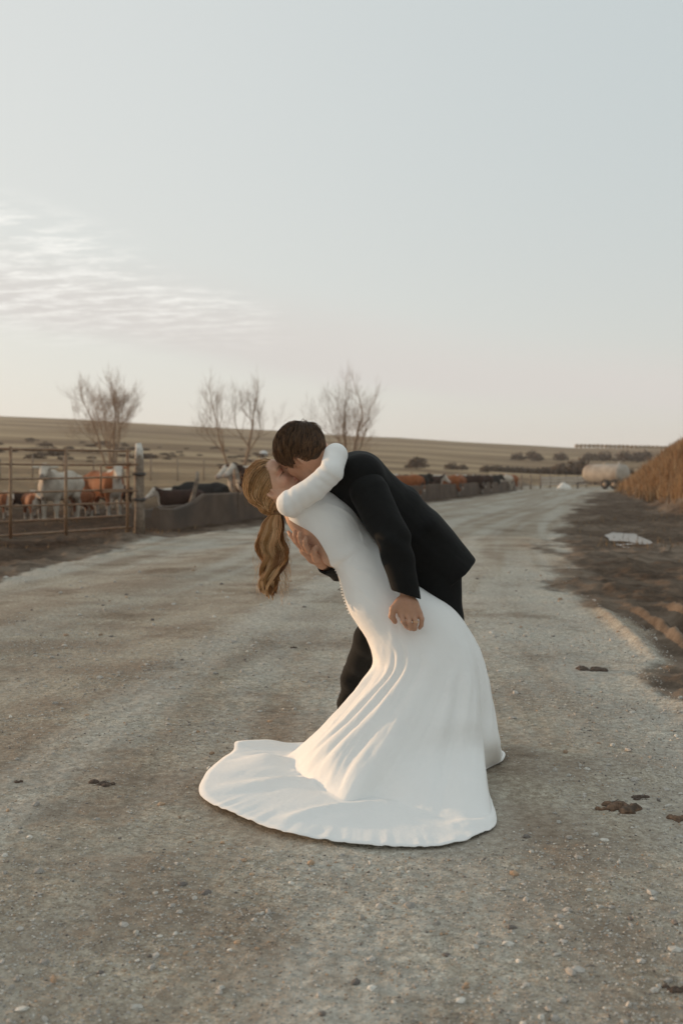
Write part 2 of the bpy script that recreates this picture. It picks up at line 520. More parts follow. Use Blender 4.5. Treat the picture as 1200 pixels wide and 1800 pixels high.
def build_land():
    fine = np.radians(np.arange(-27, 27.001, 0.14))
    coarse_r = np.radians(np.concatenate([np.arange(28, 60, 1.0), np.arange(60, 180, 4.0)]))
    ang = np.concatenate([-coarse_r[::-1], fine, coarse_r])
    rad = [0.35]
    while rad[-1] < 900:
        r = rad[-1]
        rad.append(r * (1.05 if r < 1.9 else 1.0065 if r < 14 else 1.0085 if r < 60 else 1.015 if r < 110 else 1.03))
    rad = np.array(rad)
    A, R = np.meshgrid(ang, rad)
    X, Y = R * np.sin(A), R * np.cos(A)
    Z = terrain(X, Y) + micro(X, Y)
    nr, na = X.shape
    V = np.stack([X, Y, Z], -1).reshape(-1, 3)
    i = np.arange(nr - 1)[:, None] * na; j = np.arange(na)[None]; j2 = (j + 1) % na
    F = np.stack([i + j, i + j2, i + na + j2, i + na + j], -1).reshape(-1, 4)[:, ::-1]
    rm = road_mask(X, Y)
    b = X - bank_foot(Y)
    # grass: the hill beyond the pens, the upper bank
    px = np.where(Y > 0.2 * R, pxcol(X, Y), np.where(X > 0, 6000, -6000))
    y0 = np.interp(np.clip(px, -4000, 5000), *START)
    grass = np.maximum(sstep(R / y0, 1.02, 1.5), sstep(b, 0.6, 1.8) * sstep(Y, 8, 24))
    nz_ = fbm(X * .45, Y * .45, seed=41)
    leftside = sstep((np.interp(Y, *ROAD_L) - X), 0.0, 1.2)
    mud = (1 - rm) * np.where(leftside > 0, np.maximum(leftside * (.72 + .28 * sstep(nz_, .35, .6)), 0), .55 * sstep(nz_, 0.34, 0.60))
    # wheel tracks run along the road: B on the road holds how packed and pale the surface is
    l_, r_ = np.interp(Y, *ROAD_L), np.interp(Y, *ROAD_R)
    su = (X - l_) / np.maximum(r_ - l_, 1.0)
    tr_ = fbm(su * 15 + 3, Y * .10, seed=44, octaves=3) * .65 + fbm(su * 42, Y * .16 + 9, seed=46, octaves=2) * .35
    pale = np.exp(-((X - (1.62 - (Y - 6.5) * .10)) / .16) ** 2) * sstep(Y, 4.6, 5.6) * sstep(-Y, -13, -10) + .8 * np.exp(-((X - (2.05 - (Y - 6.5) * .02)) / .10) ** 2) * sstep(Y, 5.0, 6) * sstep(-Y, -12, -9)
    packed = np.clip(sstep(tr_, .34, .64) + pale, 0, 1)
    mud = np.where(rm > .5, packed, mud)
    col = np.stack([rm, np.clip(grass, 0, 1), mud], -1).reshape(-1, 3)
    fr = rm.reshape(-1)[F].mean(1) > 0.5
    # the tiny disc under the camera
    def sub(mask, name):
        f = F[mask]; u, inv = np.unique(f, return_inverse=True)
        return mesh_np(name, V[u], inv.reshape(f.shape), M_ground, colors=col[u])
    g = tag(sub(~fr, 'ground'), kind='structure'); rd = tag(sub(fr, 'gravel_road'), kind='structure')
    return g, rd

def make_ground_material():
    m = bpy.data.materials.new('gravel_and_earth'); m.use_nodes = True
    N, L = m.node_tree.nodes, m.node_tree.links
    b = N['Principled BSDF']; b.inputs['Roughness'].default_value = 0.95; b.inputs['Specular IOR Level'].default_value = 0.06
    co = N.new('ShaderNodeTexCoord')
    at = N.new('ShaderNodeAttribute'); at.attribute_name = 'paint'
    sp = N.new('ShaderNodeSeparateColor'); L.new(at.outputs['Color'], sp.inputs[0])
    def noise(scale, detail=5, rough=0.6, stretch=None):
        n = N.new('ShaderNodeTexNoise'); n.inputs['Scale'].default_value = scale; n.inputs['Detail'].default_value = detail; n.inputs['Roughness'].default_value = rough
        if stretch:
            mp = N.new('ShaderNodeMapping'); mp.inputs['Scale'].default_value = stretch; L.new(co.outputs['Object'], mp.inputs[0]); L.new(mp.outputs[0], n.inputs['Vector'])
        else:
            L.new(co.outputs['Object'], n.inputs['Vector'])
        return n.outputs[0]
    def vor(scale, feat='F1', out='Distance'):
        n = N.new('ShaderNodeTexVoronoi'); n.inputs['Scale'].default_value = scale; n.feature = feat
        L.new(co.outputs['Object'], n.inputs['Vector']); return n.outputs[out]
    def mr(v, lo, hi, a=0.0, c=1.0):
        n = N.new('ShaderNodeMapRange'); n.interpolation_type = 'SMOOTHSTEP'
        n.inputs[1].default_value, n.inputs[2].default_value, n.inputs[3].default_value, n.inputs[4].default_value = lo, hi, a, c
        L.new(v, n.inputs[0]); return n.outputs[0]
    def mix(f, a, c, mode='MIX'):
        n = N.new('ShaderNodeMix'); n.data_type = 'RGBA'; n.blend_type = mode
        for s, v in ((n.inputs[0], f), (n.inputs[6], a), (n.inputs[7], c)):
            if isinstance(v, (int, float)): s.default_value = v
            elif isinstance(v, tuple): s.default_value = (*v, 1)
            else: L.new(v, s)
        return n.outputs[2]
    def math_(op, a, c):
        n = N.new('ShaderNodeMath'); n.operation = op
        for s, v in ((n.inputs[0], a), (n.inputs[1], c)):
            if isinstance(v, (int, float)): s.default_value = v
            else: L.new(v, s)
        return n.outputs[0]
    # gravel: packed fines with small pale and dark stones pressed in, pale where wheels pack it, brown where it is loose
    grav = mix(mr(noise(1.1, 7, 0.66), 0.38, 0.62), (0.335, 0.290, 0.242), (0.465, 0.440, 0.386))
    grav = mix(sp.outputs[2], mix(1.0, grav, (0.93, 0.89, 0.845), 'MULTIPLY'), mix(0.50, grav, (0.560, 0.550, 0.500)))
    def cells(scale):
        v = N.new('ShaderNodeTexVoronoi'); v.inputs['Scale'].default_value = scale; L.new(co.outputs['Object'], v.inputs['Vector'])
        q = N.new('ShaderNodeSeparateColor'); L.new(v.outputs['Color'], q.inputs[0]); return v, q
    loose = mr(noise(2.2, 6, 0.7), 0.40, 0.62)
    v2, v2s = cells(150); v3, v3s = cells(70); vc, vs = cells(85)
    g2 = mix(v2s.outputs[0], mix(1.0, grav, (0.74, 0.72, 0.69), 'MULTIPLY'), mix(1.0, grav, (1.24, 1.23, 1.21), 'MULTIPLY'))
    g2 = mix(v3s.outputs[1], mix(1.0, g2, (0.84, 0.81, 0.78), 'MULTIPLY'), mix(1.0, g2, (1.14, 1.15, 1.15), 'MULTIPLY'))
    grav = mix(math_('ADD', math_('MULTIPLY', loose, 0.65), 0.30), grav, g2)
    stone = math_('MULTIPLY', mr(vc.outputs['Distance'], 0.30, 0.42, 1.0, 0.0), mr(vs.outputs[0], 0.74, 0.80))
    grav = mix(math_('MULTIPLY', stone, 0.7), grav, mix(vs.outputs[1], (0.26, 0.20, 0.15), (0.56, 0.54, 0.49)))
    grav = mix(mr(noise(26, 6, 0.7), 0.40, 0.62), mix(1.0, grav, (0.82, 0.79, 0.76), 'MULTIPLY'), mix(1.0, grav, (1.10, 1.10, 1.09), 'MULTIPLY'))
    damp = mr(noise(0.62, 8, 0.72), 0.51, 0.64)
    grav = mix(math_('MULTIPLY', damp, 0.62), grav, mix(1.0, grav, (0.50, 0.43, 0.37), 'MULTIPLY'))
    # bare earth and mud
    earth = mix(mr(noise(1.6, 7, 0.68), 0.35, 0.65), (0.105, 0.078, 0.058), (0.235, 0.182, 0.137))
    earth = mix(math_('MULTIPLY', sp.outputs[2], 0.92), earth, mix(mr(noise(5, 6, 0.7), 0.36, 0.62), (0.024, 0.014, 0.008), (0.075, 0.042, 0.024)))
    earth = mix(mr(noise(34, 5, 0.7), 0.56, 0.70, 0, 0.5), earth, mix(sp.outputs[2], (0.30, 0.235, 0.17), (0.13, 0.078, 0.042)))
    # dormant grass on the hills, in long bands
    gr = mix(mr(noise(0.030, 6, 0.6, (0.45, 1.5, 1.0)), 0.40, 0.60), (0.190, 0.130, 0.080), (0.430, 0.315, 0.195))
    gr = mix(mr(noise(0.016, 4, 0.5, (0.30, 2.4, 1.0)), 0.50, 0.62, 0, 0.7), gr, (0.150, 0.094, 0.058))
    gr = mix(mr(noise(1.3, 6, 0.7), 0.40, 0.65, 0, 0.5), gr, (0.30, 0.20, 0.105))
    c = mix(sp.outputs[1], earth, gr)
    edge = math_('ADD', sp.outputs[0], math_('MULTIPLY', math_('SUBTRACT', noise(2.3, 6, 0.7), 0.5), 0.9))
    rmask = mr(edge, 0.30, 0.70)
    c = mix(rmask, c, grav)
    L.new(c, b.inputs['Base Color'])
    # relief
    h = math_('ADD', math_('ADD', math_('MULTIPLY', noise(110, 3, 0.6), 0.5), math_('MULTIPLY', v3s.outputs[0], 0.55)), math_('MULTIPLY', mr(vc.outputs['Distance'], 0.0, 0.5, 1.0, 0.0), math_('MULTIPLY', mr(vs.outputs[0], 0.70, 0.78), 0.6)))
    h = math_('ADD', h, math_('MULTIPLY', noise(14, 5, 0.65), 1.5))
    bp = N.new('ShaderNodeBump'); bp.inputs['Strength'].default_value = 0.85; bp.inputs['Distance'].default_value = 0.012
    L.new(h, bp.inputs['Height']); L.new(bp.outputs[0], b.inputs['Normal'])
    return m
M_ground = make_ground_material()
land, road = build_land()
def ground_z(x, y):
    return float(terrain(np.array([float(x)]), np.array([float(y)]))[0])

# ---- loose stones on the gravel (too many to count)
def ico():
    t = (1 + 5 ** .5) / 2
    V = np.array([[-1, t, 0], [1, t, 0], [-1, -t, 0], [1, -t, 0], [0, -1, t], [0, 1, t], [0, -1, -t], [0, 1, -t], [t, 0, -1], [t, 0, 1], [-t, 0, -1], [-t, 0, 1]], float)
    V /= np.linalg.norm(V[0])
    F = np.array([[0, 11, 5], [0, 5, 1], [0, 1, 7], [0, 7, 10], [0, 10, 11], [1, 5, 9], [5, 11, 4], [11, 10, 2], [10, 7, 6], [7, 1, 8], [3, 9, 4], [3, 4, 2], [3, 2, 6], [3, 6, 8], [3, 8, 9], [4, 9, 5], [2, 4, 11], [6, 2, 10], [8, 6, 7], [9, 8, 1]])
    return V, F
ICO_V, ICO_F = ico()
OCT_V = np.array([[1, 0, 0], [-1, 0, 0], [0, 1, 0], [0, -1, 0], [0, 0, 1], [0, 0, -1]], float)
OCT_F = np.array([[0, 2, 4], [2, 1, 4], [1, 3, 4], [3, 0, 4], [2, 0, 5], [1, 2, 5], [3, 1, 5], [0, 3, 5]])
M_stone = mat('stone', (.3, .3, .3), 0.85, paint=True, var=0.2, scale=90)
def scatter_stones(name, n, s0, s1, pw, far, BV, BF):
    Y = 1.9 * np.exp(rng.random(n) * math.log(far / 1.9))
    X = (rng.random(n) * 2 - 1) * (0.45 + Y * 0.42)
    rm = road_mask(X, Y)
    cl = fbm(X * 1.3, Y * .8, seed=77, octaves=5)
    keep = (rng.random(n) < .25 + .75 * sstep(cl, 0.38, 0.62)) & (rm > 0.3)
    on = ((X - 0.12) / 0.72) ** 2 + ((Y - 4.05) / 0.72) ** 2 < 1.0        # none under the dress
    X, Y = X[keep & ~on], Y[keep & ~on]
    n, m = len(X), len(BV)
    s = (s0 + s1 * rng.random(n) ** pw) * (0.8 + 0.10 * Y)
    sc3 = s[:, None] * (0.6 + 0.8 * rng.random((n, 3))) * np.array([1, 1, 0.62])
    V = BV[None] * (1 + 0.45 * (rng.random((n, m, 1)) - 0.5)) * sc3[:, None]
    a = rng.random(n) * 6.28
    c, si = np.cos(a)[:, None], np.sin(a)[:, None]
    V = np.stack([V[..., 0] * c - V[..., 1] * si, V[..., 0] * si + V[..., 1] * c, V[..., 2]], -1)
    Z = terrain(X, Y) + micro(X, Y) + sc3[:, 2] * 0.25
    V = V + np.stack([X, Y, Z], -1)[:, None]
    F = BF[None] + (np.arange(n) * m)[:, None, None]
    t = rng.random((n, 1))
    col = np.where(t < .60, np.array([[.39, .36, .32]]), np.where(t < .84, np.array([[.50, .475, .425]]), np.where(t < .93, np.array([[.36, .25, .165]]), np.array([[.15, .13, .115]]))))
    col = col * (0.75 + 0.5 * rng.random((n, 1)))
    return tag(mesh_np(name, V.reshape(-1, 3), F.reshape(-1, 3), M_stone, smooth=False, colors=np.repeat(col, m, 0)), kind='stuff')
scatter_stones('gravel', 80000, .0018, .0030, 1.7, 9.0, OCT_V, OCT_F)
scatter_stones('pebbles', 5200, .0040, .0100, 4.0, 14.0, ICO_V, ICO_F)


# ---- puddle
def build_puddle():
    out_ = [(1063, 941), (1074, 934), (1092, 930), (1108, 934), (1121, 941), (1139, 948), (1152, 957), (1141, 961), (1120, 958), (1101, 963), (1086, 958), (1072, 950)]
    pts = np.array([G(*p) for p in out_])
    n = 120; t = np.linspace(0, len(pts), n, endpoint=False); i = t.astype(int); w = (t - i)[:, None]
    ring_ = pts[i] * (1 - w) + pts[(i + 1) % len(pts)] * w
    ring_[:, 0] += .05 * (fbm(t * 1.7, t * 0, seed=4) - .5); ring_[:, 1] += .35 * (fbm(t * 1.7, t * 0 + 5, seed=6) - .5)
    ring_[:, 2] = -.012
    c = ring_.mean(0)
    V = np.concatenate([[c], ring_])
    F = [[0, 1 + k, 1 + (k + 1) % n] for k in range(n)]
    m = mat('puddle_water', (0.17, 0.14, 0.11), 0.28, spec=0.16)
    return tag(mesh_np('puddle_water', V, F, m), kind='structure')
build_puddle()

# ---- dry grass on the bank and along the edges
def blades(n, X, Y, hmin, hmax, cols, lean=0.5):
    Z = terrain(X, Y)
    h = hmin + (hmax - hmin) * rng.random(n)
    a = rng.random(n) * 6.28
    w = h * 0.035 + 0.004
    l = lean * h * rng.random(n); b = rng.random(n) * 6.28
    base = np.stack([X, Y, Z - 0.02], -1)
    side = np.stack([np.cos(a) * w, np.sin(a) * w, 0 * w], -1)
    mid = base + np.stack([np.cos(b) * l * .3, np.sin(b) * l * .3, h * .6], -1)
    tip = base + np.stack([np.cos(b) * l, np.sin(b) * l, h], -1)
    V = np.stack([base - side, base + side, mid + side * .6, mid - side * .6, tip + side * .1, tip - side * .1], 1)
    o = (np.arange(n) * 6)[:, None]
    F = np.concatenate([o + np.array([[0, 1, 2, 3]]), o + np.array([[3, 2, 4, 5]])])
    c = cols[rng.integers(0, len(cols), n)] * (0.7 + 0.6 * rng.random((n, 1)))
    return V.reshape(-1, 3), F, np.repeat(c, 6, 0)
M_grass = mat('dry_grass', (.3, .2, .1), 0.8, paint=True, trans=0.35)
n = 85000
Yb = 11 + rng.random(n) ** 1.05 * 57
Xb = bank_foot(Yb) + 0.5 + rng.random(n) * 7.5
cl = fbm(Xb * .8, Yb * .8, seed=51)
k = rng.random(n) < sstep(cl, .28, .60) * sstep(Xb - bank_foot(Yb), .3, 1.6) * sstep(Yb, 10, 17)
V, F, c = blades(int(k.sum()), Xb[k], Yb[k], .18, .75, np.array([[.34, .21, .105], [.27, .155, .075], [.40, .28, .16], [.19, .11, .055]]))
tag(mesh_np('dry_grass', V, F, M_grass, colors=c, smooth=False), kind='stuff')
n = 9000                                  # sparse weeds on the earth by the gate, the trough and the mud
Yb = 14 + rng.random(n) * 22; Xb = -9 + rng.random(n) * 22
cl = fbm(Xb * .7, Yb * .7, seed=53)
k = (road_mask(Xb, Yb) < .25) & (rng.random(n) < sstep(cl, .45, .7)) & (Xb < bank_foot(Yb) + .5)
V, F, c = blades(int(k.sum()), Xb[k], Yb[k], .03, .16, np.array([[.30, .19, .09], [.20, .13, .07], [.12, .085, .05]]), 1.0)
tag(mesh_np('weeds', V, F, M_grass, colors=c, smooth=False), kind='stuff')

# ------------------------------------------------------------------ the couple
M_skin = mat('skin', (.5, .3, .2), 0.52, paint=True, var=0.06, scale=60, sss=0.12, spec=0.35)
M_dress = mat('white_crepe', (0.90, 0.89, 0.865), 0.72, var=0.015, scale=8, bump=0.0024, bscale=48, trans=0.05, sheen=0.10, spec=0.25)
M_suit = mat('black_wool', (0.0085, 0.0088, 0.0086), 0.85, var=0.12, scale=40, bump=0.004, bscale=40, spec=0.14, sheen=.03)
M_hairdark = mat('brown_hair', (.06, .035, .02), 0.42, paint=True, spec=0.5, trans=0.12)
M_hairfair = mat('fair_hair', (.4, .26, .14), 0.40, paint=True, spec=0.45, trans=0.22)
M_leather = mat('black_leather', (0.02, 0.018, 0.016), 0.4, bump=0.001, bscale=80)
M_gold = mat('gold', (0.85, 0.62, 0.32), 0.22, metal=1.0)
M_pearl = mat('button_satin', (0.85, 0.84, 0.80), 0.35)

def nrm(v):
    v = np.array(v, float); return v / np.linalg.norm(v)
class Head:
    """a head frame: c centre, f out of the face, u to the crown, s to the side turned to the camera"""
    def __init__(h, c, f, u, scale, yaw):
        h.c = np.array(c, float)
        f, u = nrm(f), nrm(u); u = nrm(u - f * (u @ f))
        s = np.cross(f, u)
        if s[1] > 0: s = -s
        away = np.array([0, 1.0, 0])
        h.f = nrm(math.cos(yaw) * f + math.sin(yaw) * away); h.u = u
        s = np.cross(h.f, h.u); h.s = s if s[1] < 0 else -s
        h.k = scale
    def p(h, f, s, u):
        return h.c + h.k * (f * h.f + s * h.s + u * h.u)
    def local(h, V):
        D = (V - h.c) / h.k
        return D @ h.f, D @ h.s, D @ h.u
    def sculpt(h, F, nose=1.0, jaw=1.0, lips=1.0):
        ax, k, p = (h.f, h.s, h.u), h.k, h.p
        def E(c, r, kk=.012, op='add'): F.ell(p(*c), np.array(r) * k, ax, kk * k, op)
        def C(a, b, ra, rb, kk=.012, op='add'): F.cone(p(*a), p(*b), ra * k, rb * k, kk * k, op=op)
        E((-.012, 0, .032), (.097, .076, .088), .02)                 # cranium
        E((.030, 0, -.040), (.058, .058 * jaw, .076), .03)           # face
        for q in (-1, 1):
            C((-.012, q * .060, -.035), (.010, q * .053 * jaw, -.082), .016, .014, .03)   # jaw angle
            C((.010, q * .053 * jaw, -.082), (.068, q * .012, -.108), .014, .014, .03)    # jaw line
            E((.056, q * .041, -.022), (.024, .022, .022), .02)      # cheek
            E((.088, q * .034, .012), (.017, .018, .013), .012, 'sub')  # eye socket
            E((.074, q * .033, .009), (.0155, .0165, .0125), .004)   # closed lid
            C((.086, q * .012, .030), (.078, q * .048, .030), .009, .007, .015)  # brow
            E((-.012, q * .074, -.012), (.020, .009, .031), .006)    # ear
            E((-.006, q * .082, -.010), (.009, .006, .017), .006, 'sub')
            E((-.022, q * .080, -.010), (.006, .008, .026), .004)
            E((.100, q * .011, -.030), (.009, .008, .008), .006)     # nostril wing
        E((.060, 0, .052), (.027, .052, .034), .03)                  # forehead
        C((.088, 0, .016), (.110 * nose, 0, -.024), .0085, .0105, .010)  # nose
        E((.076, 0, -.106), (.016, .018, .015), .02)                 # chin
        E((.090, 0, -.055), (.012, .022 * lips, .007), .006)         # lips
        E((.089, 0, -.067), (.011, .019 * lips, .0075), .006)
        C((.105, -.02, -.0605), (.105, .02, -.0605), .003, .003, .004, 'sub')
    def paint(h, V, base, lip, lid, brow, browamt, flush):
        f, s, u = h.local(V)
        inhead = (np.abs(s) < .12) & (u > -.13) & (u < .14) & (f > -.13) & (f < .14)
        c = np.repeat(np.array(base)[None], len(V), 0)
        def put(mask, col):
            m = (mask * inhead)[:, None]
            c[:] = c * (1 - m) + np.array(col) * m
        a = np.abs(s)
        put(np.exp(-(((f - .06) / .03) ** 2 + ((a - .045) / .022) ** 2 + ((u + .025) / .022) ** 2)) * .55, flush)
        put(np.exp(-(((f - .115) / .018) ** 2 + (a / .014) ** 2 + ((u + .028) / .014) ** 2)) * .45, flush)
        put(np.exp(-(((a - .035) / .019) ** 2 + ((u - .014) / .011) ** 2) ** 2) * (f > .05) * .75, lid)
        put(np.exp(-(((a - .035) / .018) ** 2 + ((u - .002 + 8 * (a - .035) ** 2) / .0030) ** 2) ** 2) * (f > .05) * .9, (.03, .02, .015))
        put(np.exp(-(((a - .034) / .022) ** 2 + ((u - .031 + 6 * (a - .03) ** 2) / .0050) ** 2) ** 2) * (f > .045) * browamt, brow)
        put(np.exp(-((a / .024) ** 2 + ((u + .0605) / .0125) ** 2) ** 2) * (f > .082) * .85, lip)
        put(np.exp(-((a / .022) ** 2 + ((u + .0605) / .0022) ** 2) ** 2) * (f > .08) * .6, (.12, .05, .04))
        put(np.exp(-(((f + .008) / .010) ** 2 + ((u + .010) / .016) ** 2)) * (a > .068) * (a < .084) * .5, (.28, .12, .07))
        return c

def ring(L_, R_, Yc):
    return P(*L_, Yc), P(*R_, Yc)

# ---- bride: sections of the dress from nape to knee: back contour, front contour, distance, half width across
SEC = [  # (back px), (front px), Y, half width, opening at the back in degrees
    ((500, 893), (532, 864), 4.40, .075, 20),
    ((498, 903), (552, 862), 4.40, .160, 18),
    ((506, 925), (586, 866), 4.40, .175, 48),
    ((523, 955), (622, 890), 4.39, .160, 68),
    ((552, 984), (642, 925), 4.38, .142, 62),
    ((573, 996), (653, 940), 4.37, .135, 40),
    ((590, 1001), (662, 955), 4.36, .130, 0),
    ((601, 1030), (692, 985), 4.35, .148, 0),
    ((613, 1072), (730, 1028), 4.34, .172, 0),
    ((645, 1124), (792, 1066), 4.33, .190, 0),
    ((655, 1166), (836, 1128), 4.31, .215, 0),
    ((632, 1204), (854, 1182), 4.28, .235, 0),
    ((597, 1250), (863, 1238), 4.25, .275, 0),
    ((553, 1300), (872, 1296), 4.24, .340, 0),
]
N_TH = 320
TH = np.linspace(0, 360, N_TH)
def gau(t, c, w):
    d = (t - c + 180) % 360 - 180
    return np.exp(-(d / w) ** 2)
def ground_ring(rows, z, N=TH):
    th = np.array([r[0] for r in rows], float)
    pts = np.array([G(r[1], r[2], z if len(r) < 4 else r[3]) for r in rows])
    th = np.concatenate([th - 360, th, th + 360]); pts = np.concatenate([pts, pts, pts])
    # smooth interpolation by cubic hermite per coordinate
    m = np.zeros_like(pts)
    m[1:-1] = (pts[2:] - pts[:-2]) / (th[2:] - th[:-2])[:, None]
    i = np.clip(np.searchsorted(th, N) - 1, 0, len(th) - 2)
    h = (th[i + 1] - th[i]); t = (N - th[i]) / h
    t2, t3 = t * t, t * t * t
    return ((2 * t3 - 3 * t2 + 1)[:, None] * pts[i] + ((t3 - 2 * t2 + t) * h)[:, None] * m[i] + (-2 * t3 + 3 * t2)[:, None] * pts[i + 1] + ((t3 - t2) * h)[:, None] * m[i + 1])
CONTACT = [(0, 505, 1340), (15, 518, 1356), (30, 545, 1374), (50, 585, 1400), (66, 612, 1411), (80, 660, 1404), (95, 715, 1424), (110, 772, 1438), (122, 818, 1444), (133, 860, 1434),
           (143, 857, 1392), (152, 848, 1357), (165, 880, 1340), (185, 872, 1318), (215, 795, 1300), (250, 690, 1296), (285, 590, 1306), (315, 535, 1320), (332, 515, 1326), (345, 506, 1331)]
HEM = [(0, 350, 1388), (12, 360, 1408), (30, 412, 1434), (50, 500, 1467), (70, 600, 1484), (95, 730, 1493), (110, 800, 1487), (122, 845, 1470), (133, 872, 1449),
       (143, 860, 1400), (152, 850, 1360), (165, 884, 1342), (185, 876, 1320), (215, 798, 1301), (250, 690, 1297), (285, 570, 1304), (315, 478, 1314), (330, 416, 1316), (338, 410, 1325), (346, 388, 1338), (353, 364, 1360)]
def build_dress():
    rows, op = [], []
    for L_, R_, Yc, D, o in SEC:
        a, b = ring(L_, R_, Yc)
        rows.append((a, b, D)); op.append(o)
    ctrl = []
    for i, (a, b, D) in enumerate(rows):
        o = op[i]
        th = np.radians(o + (360 - 2 * o) * TH / 360.0)
        c = (a + b) / 2
        cs, sn = np.cos(th), np.sin(th)
        p = 0.92
        cs = np.sign(cs) * np.abs(cs) ** p; sn = np.sign(sn) * np.abs(sn) ** p
        pts = c + (a - c) * cs[:, None] + np.array([0, -1.0, 0]) * (D * sn)[:, None]
        if i >= 10:
            w = (i - 9) / 4.0                            # folds grow downwards
            rad = pts - c
            m = 1 + w * (.02 * gau(TH, 166, 9) - .11 * gau(TH, 150, 8) + .05 * gau(TH, 131, 10) - .03 * gau(TH, 100, 12) + .03 * gau(TH, 68, 12))
            flat = rad * np.array([1, 1, 0.0])
            pts = pts + flat * (m - 1)[:, None]
        ctrl.append(pts)
    cont = ground_ring(CONTACT, 0.02); hem = ground_ring(HEM, 0.008)
    ctrl += [cont, hem]
    C = np.array(ctrl)                                  # (K, N, 3)
    K = len(C)
    SUB = 13
    C2 = np.concatenate([2 * C[:1] - C[1:2], C, 2 * C[-1:] - C[-2:-1]])
    V, T = [], []
    for s in range(K - 1):
        for t in np.arange(SUB + (1 if s == K - 2 else 0)) / SUB:
            p0, p1, p2, p3 = C2[s], C2[s + 1], C2[s + 2], C2[s + 3]
            if s == K - 2:
                q = p1 + (p2 - p1) * t                  # train lies flat
            elif s == K - 3:
                m1, m2 = (p2 - p0) * .5, (p2 - p1) * .6
                t2, t3 = t * t, t ** 3
                q = (2 * t3 - 3 * t2 + 1) * p1 + (t3 - 2 * t2 + t) * m1 + (-2 * t3 + 3 * t2) * p2 + (t3 - t2) * m2
            else:
                q = 0.5 * (2 * p1 + (p2 - p0) * t + (2 * p0 - 5 * p1 + 4 * p2 - p3) * t * t + (3 * p1 - p0 - 3 * p2 + p3) * t ** 3)
            V.append(q); T.append(s + t)
    V = np.array(V); T = np.array(T)
    M = len(V)
    F = (np.arange(M - 1)[:, None] * N_TH + np.arange(N_TH - 1)[None])
    F = np.stack([F, F + 1, F + N_TH + 1, F + N_TH], -1).reshape(-1, 4)
    shut = (F[:, 0] // N_TH >= 6 * SUB) & (F[:, 1] % N_TH == N_TH - 1)      # the back seam is sewn shut below the waist
    F[shut, 1] -= N_TH - 1; F[shut, 2] -= N_TH - 1
    nv = vnormals(V.reshape(-1, 3), F).reshape(V.shape)
    nv[6 * SUB:, -1] = nv[6 * SUB:, 0]
    cen = V.mean(1, keepdims=True)
    flip = np.sign((nv * (V - cen)).sum(-1).mean()); nv = nv * flip
    tt = T[:, None] - 1.0; th = TH[None]
    d = np.zeros((M, N_TH))
    # pull lines running from the seat and the gripped hip down to the train
    def fold(c0, c1, t0, t1, w0, w1, amp):
        u = np.clip((tt - t0) / (t1 - t0), 0, 1)
        c = c0 + (c1 - c0) * u; w = w0 + (w1 - w0) * u
        env = sstep(tt, t0 - .2, t0 + .7) * sstep(-tt, -t1 - .25, -t1 + .9)
        return amp * env * np.exp(-(((th - c + 180) % 360 - 180) / w) ** 2)
    d += fold(64, 20, 8.3, 12.6, 3.4, 3.0, .006) - fold(58, 15, 8.4, 12.4, 2.2, 2.4, .008)
    d += fold(78, 34, 8.2, 12.8, 4.0, 5.0, .006) - fold(71, 27, 8.3, 12.7, 2.4, 2.8, .008)
    d += fold(50, 9, 8.6, 12.7, 3.6, 3.6, .006)
    d += fold(95, 62, 8.6, 13.0, 8, 9, .006) - fold(86, 48, 8.6, 12.9, 4, 4, .006)
    d += fold(112, 96, 9.3, 13.2, 7, 7, .008) + fold(126, 119, 9.4, 13.0, 7, 7, .008) - fold(118, 108, 9.4, 13.0, 6, 6, .007)
    d += fold(20, -14, 8.9, 12.8, 6, 6, .012)
    d += fold(30, 34, 8.0, 9.0, 9, 9, .010) - fold(22, 24, 8.35, 9.0, 5, 5, .008)
    # soft creases of the fitted part
    for (c, t0, t1, a, sl) in ((70, 5.0, 6.2, .004, 30), (88, 4.4, 5.4, .003, -35), (60, 6.0, 7.2, .003, 26), (118, 2.6, 4.0, .003, -8), (96, 1.2, 2.6, .004, 20), (84, 7.3, 8.4, .004, -26), (92, 7.4, 8.6, .004, -22), (76, 7.6, 8.5, .003, -22), (54, 4.2, 4.9, .003, 24), (46, 4.6, 5.2, .003, 22), (104, 4.0, 5.0, .0025, 22), (66, 2.9, 3.8, .0025, 30)):
        d += fold(c, c + sl, t0, t1, 5, 5, a)
    X, Y, Z = V[..., 0], V[..., 1], V[..., 2]
    win = sstep(th, 0, 14) * sstep(-th, -360, -346)
    low = sstep(tt, 8.5, 12) * sstep(-tt, -13.2, -12.4) * win
    d += low * .006 * (fbm(th * .07 + tt * .2, tt * .7, seed=61, octaves=3) - .5)
    d += sstep(tt, 8.6, 11) * sstep(-tt, -13.3, -12.5) * win * .010 * (fbm(th * .20 + tt * .9, tt * .45, seed=62, octaves=3) - .5)
    d += .0022 * (fbm(X * 14, Y * 14, Z * 14, seed=64) - .5) * 2 + .0016 * (fbm(X * 40 + Z * 14, Y * 40, Z * 26, seed=68, octaves=3) - .5) * 2 * sstep(-tt, -13.5, -12.5)
    V = V + nv * d[..., None]
    # the train: long lazy ridges, tiny creases and a scalloped edge
    tr = sstep(tt, 12.6, 13.3)
    ed = sstep(tt, 13.55, 14.0)
    wr = .026 * np.exp(-((Y - 4.02 + .12 * (X + .2) + .03 * np.sin(X * 9)) / .028) ** 2) * sstep(X, -.52, -.2) * sstep(-X, -.12, .05)
    wr = wr + .022 * np.exp(-((Y - 3.70 - .22 * (X - .05) - .04 * np.sin(X * 7 + 1)) / .035) ** 2) * sstep(X, -.32, -.1) * sstep(-X, -.5, -.2)
    wr = wr + .030 * np.exp(-((Y - 4.30 + .25 * (X + .2)) / .06) ** 2) * sstep(X, -.48, -.3) * sstep(-X, .12, .22)
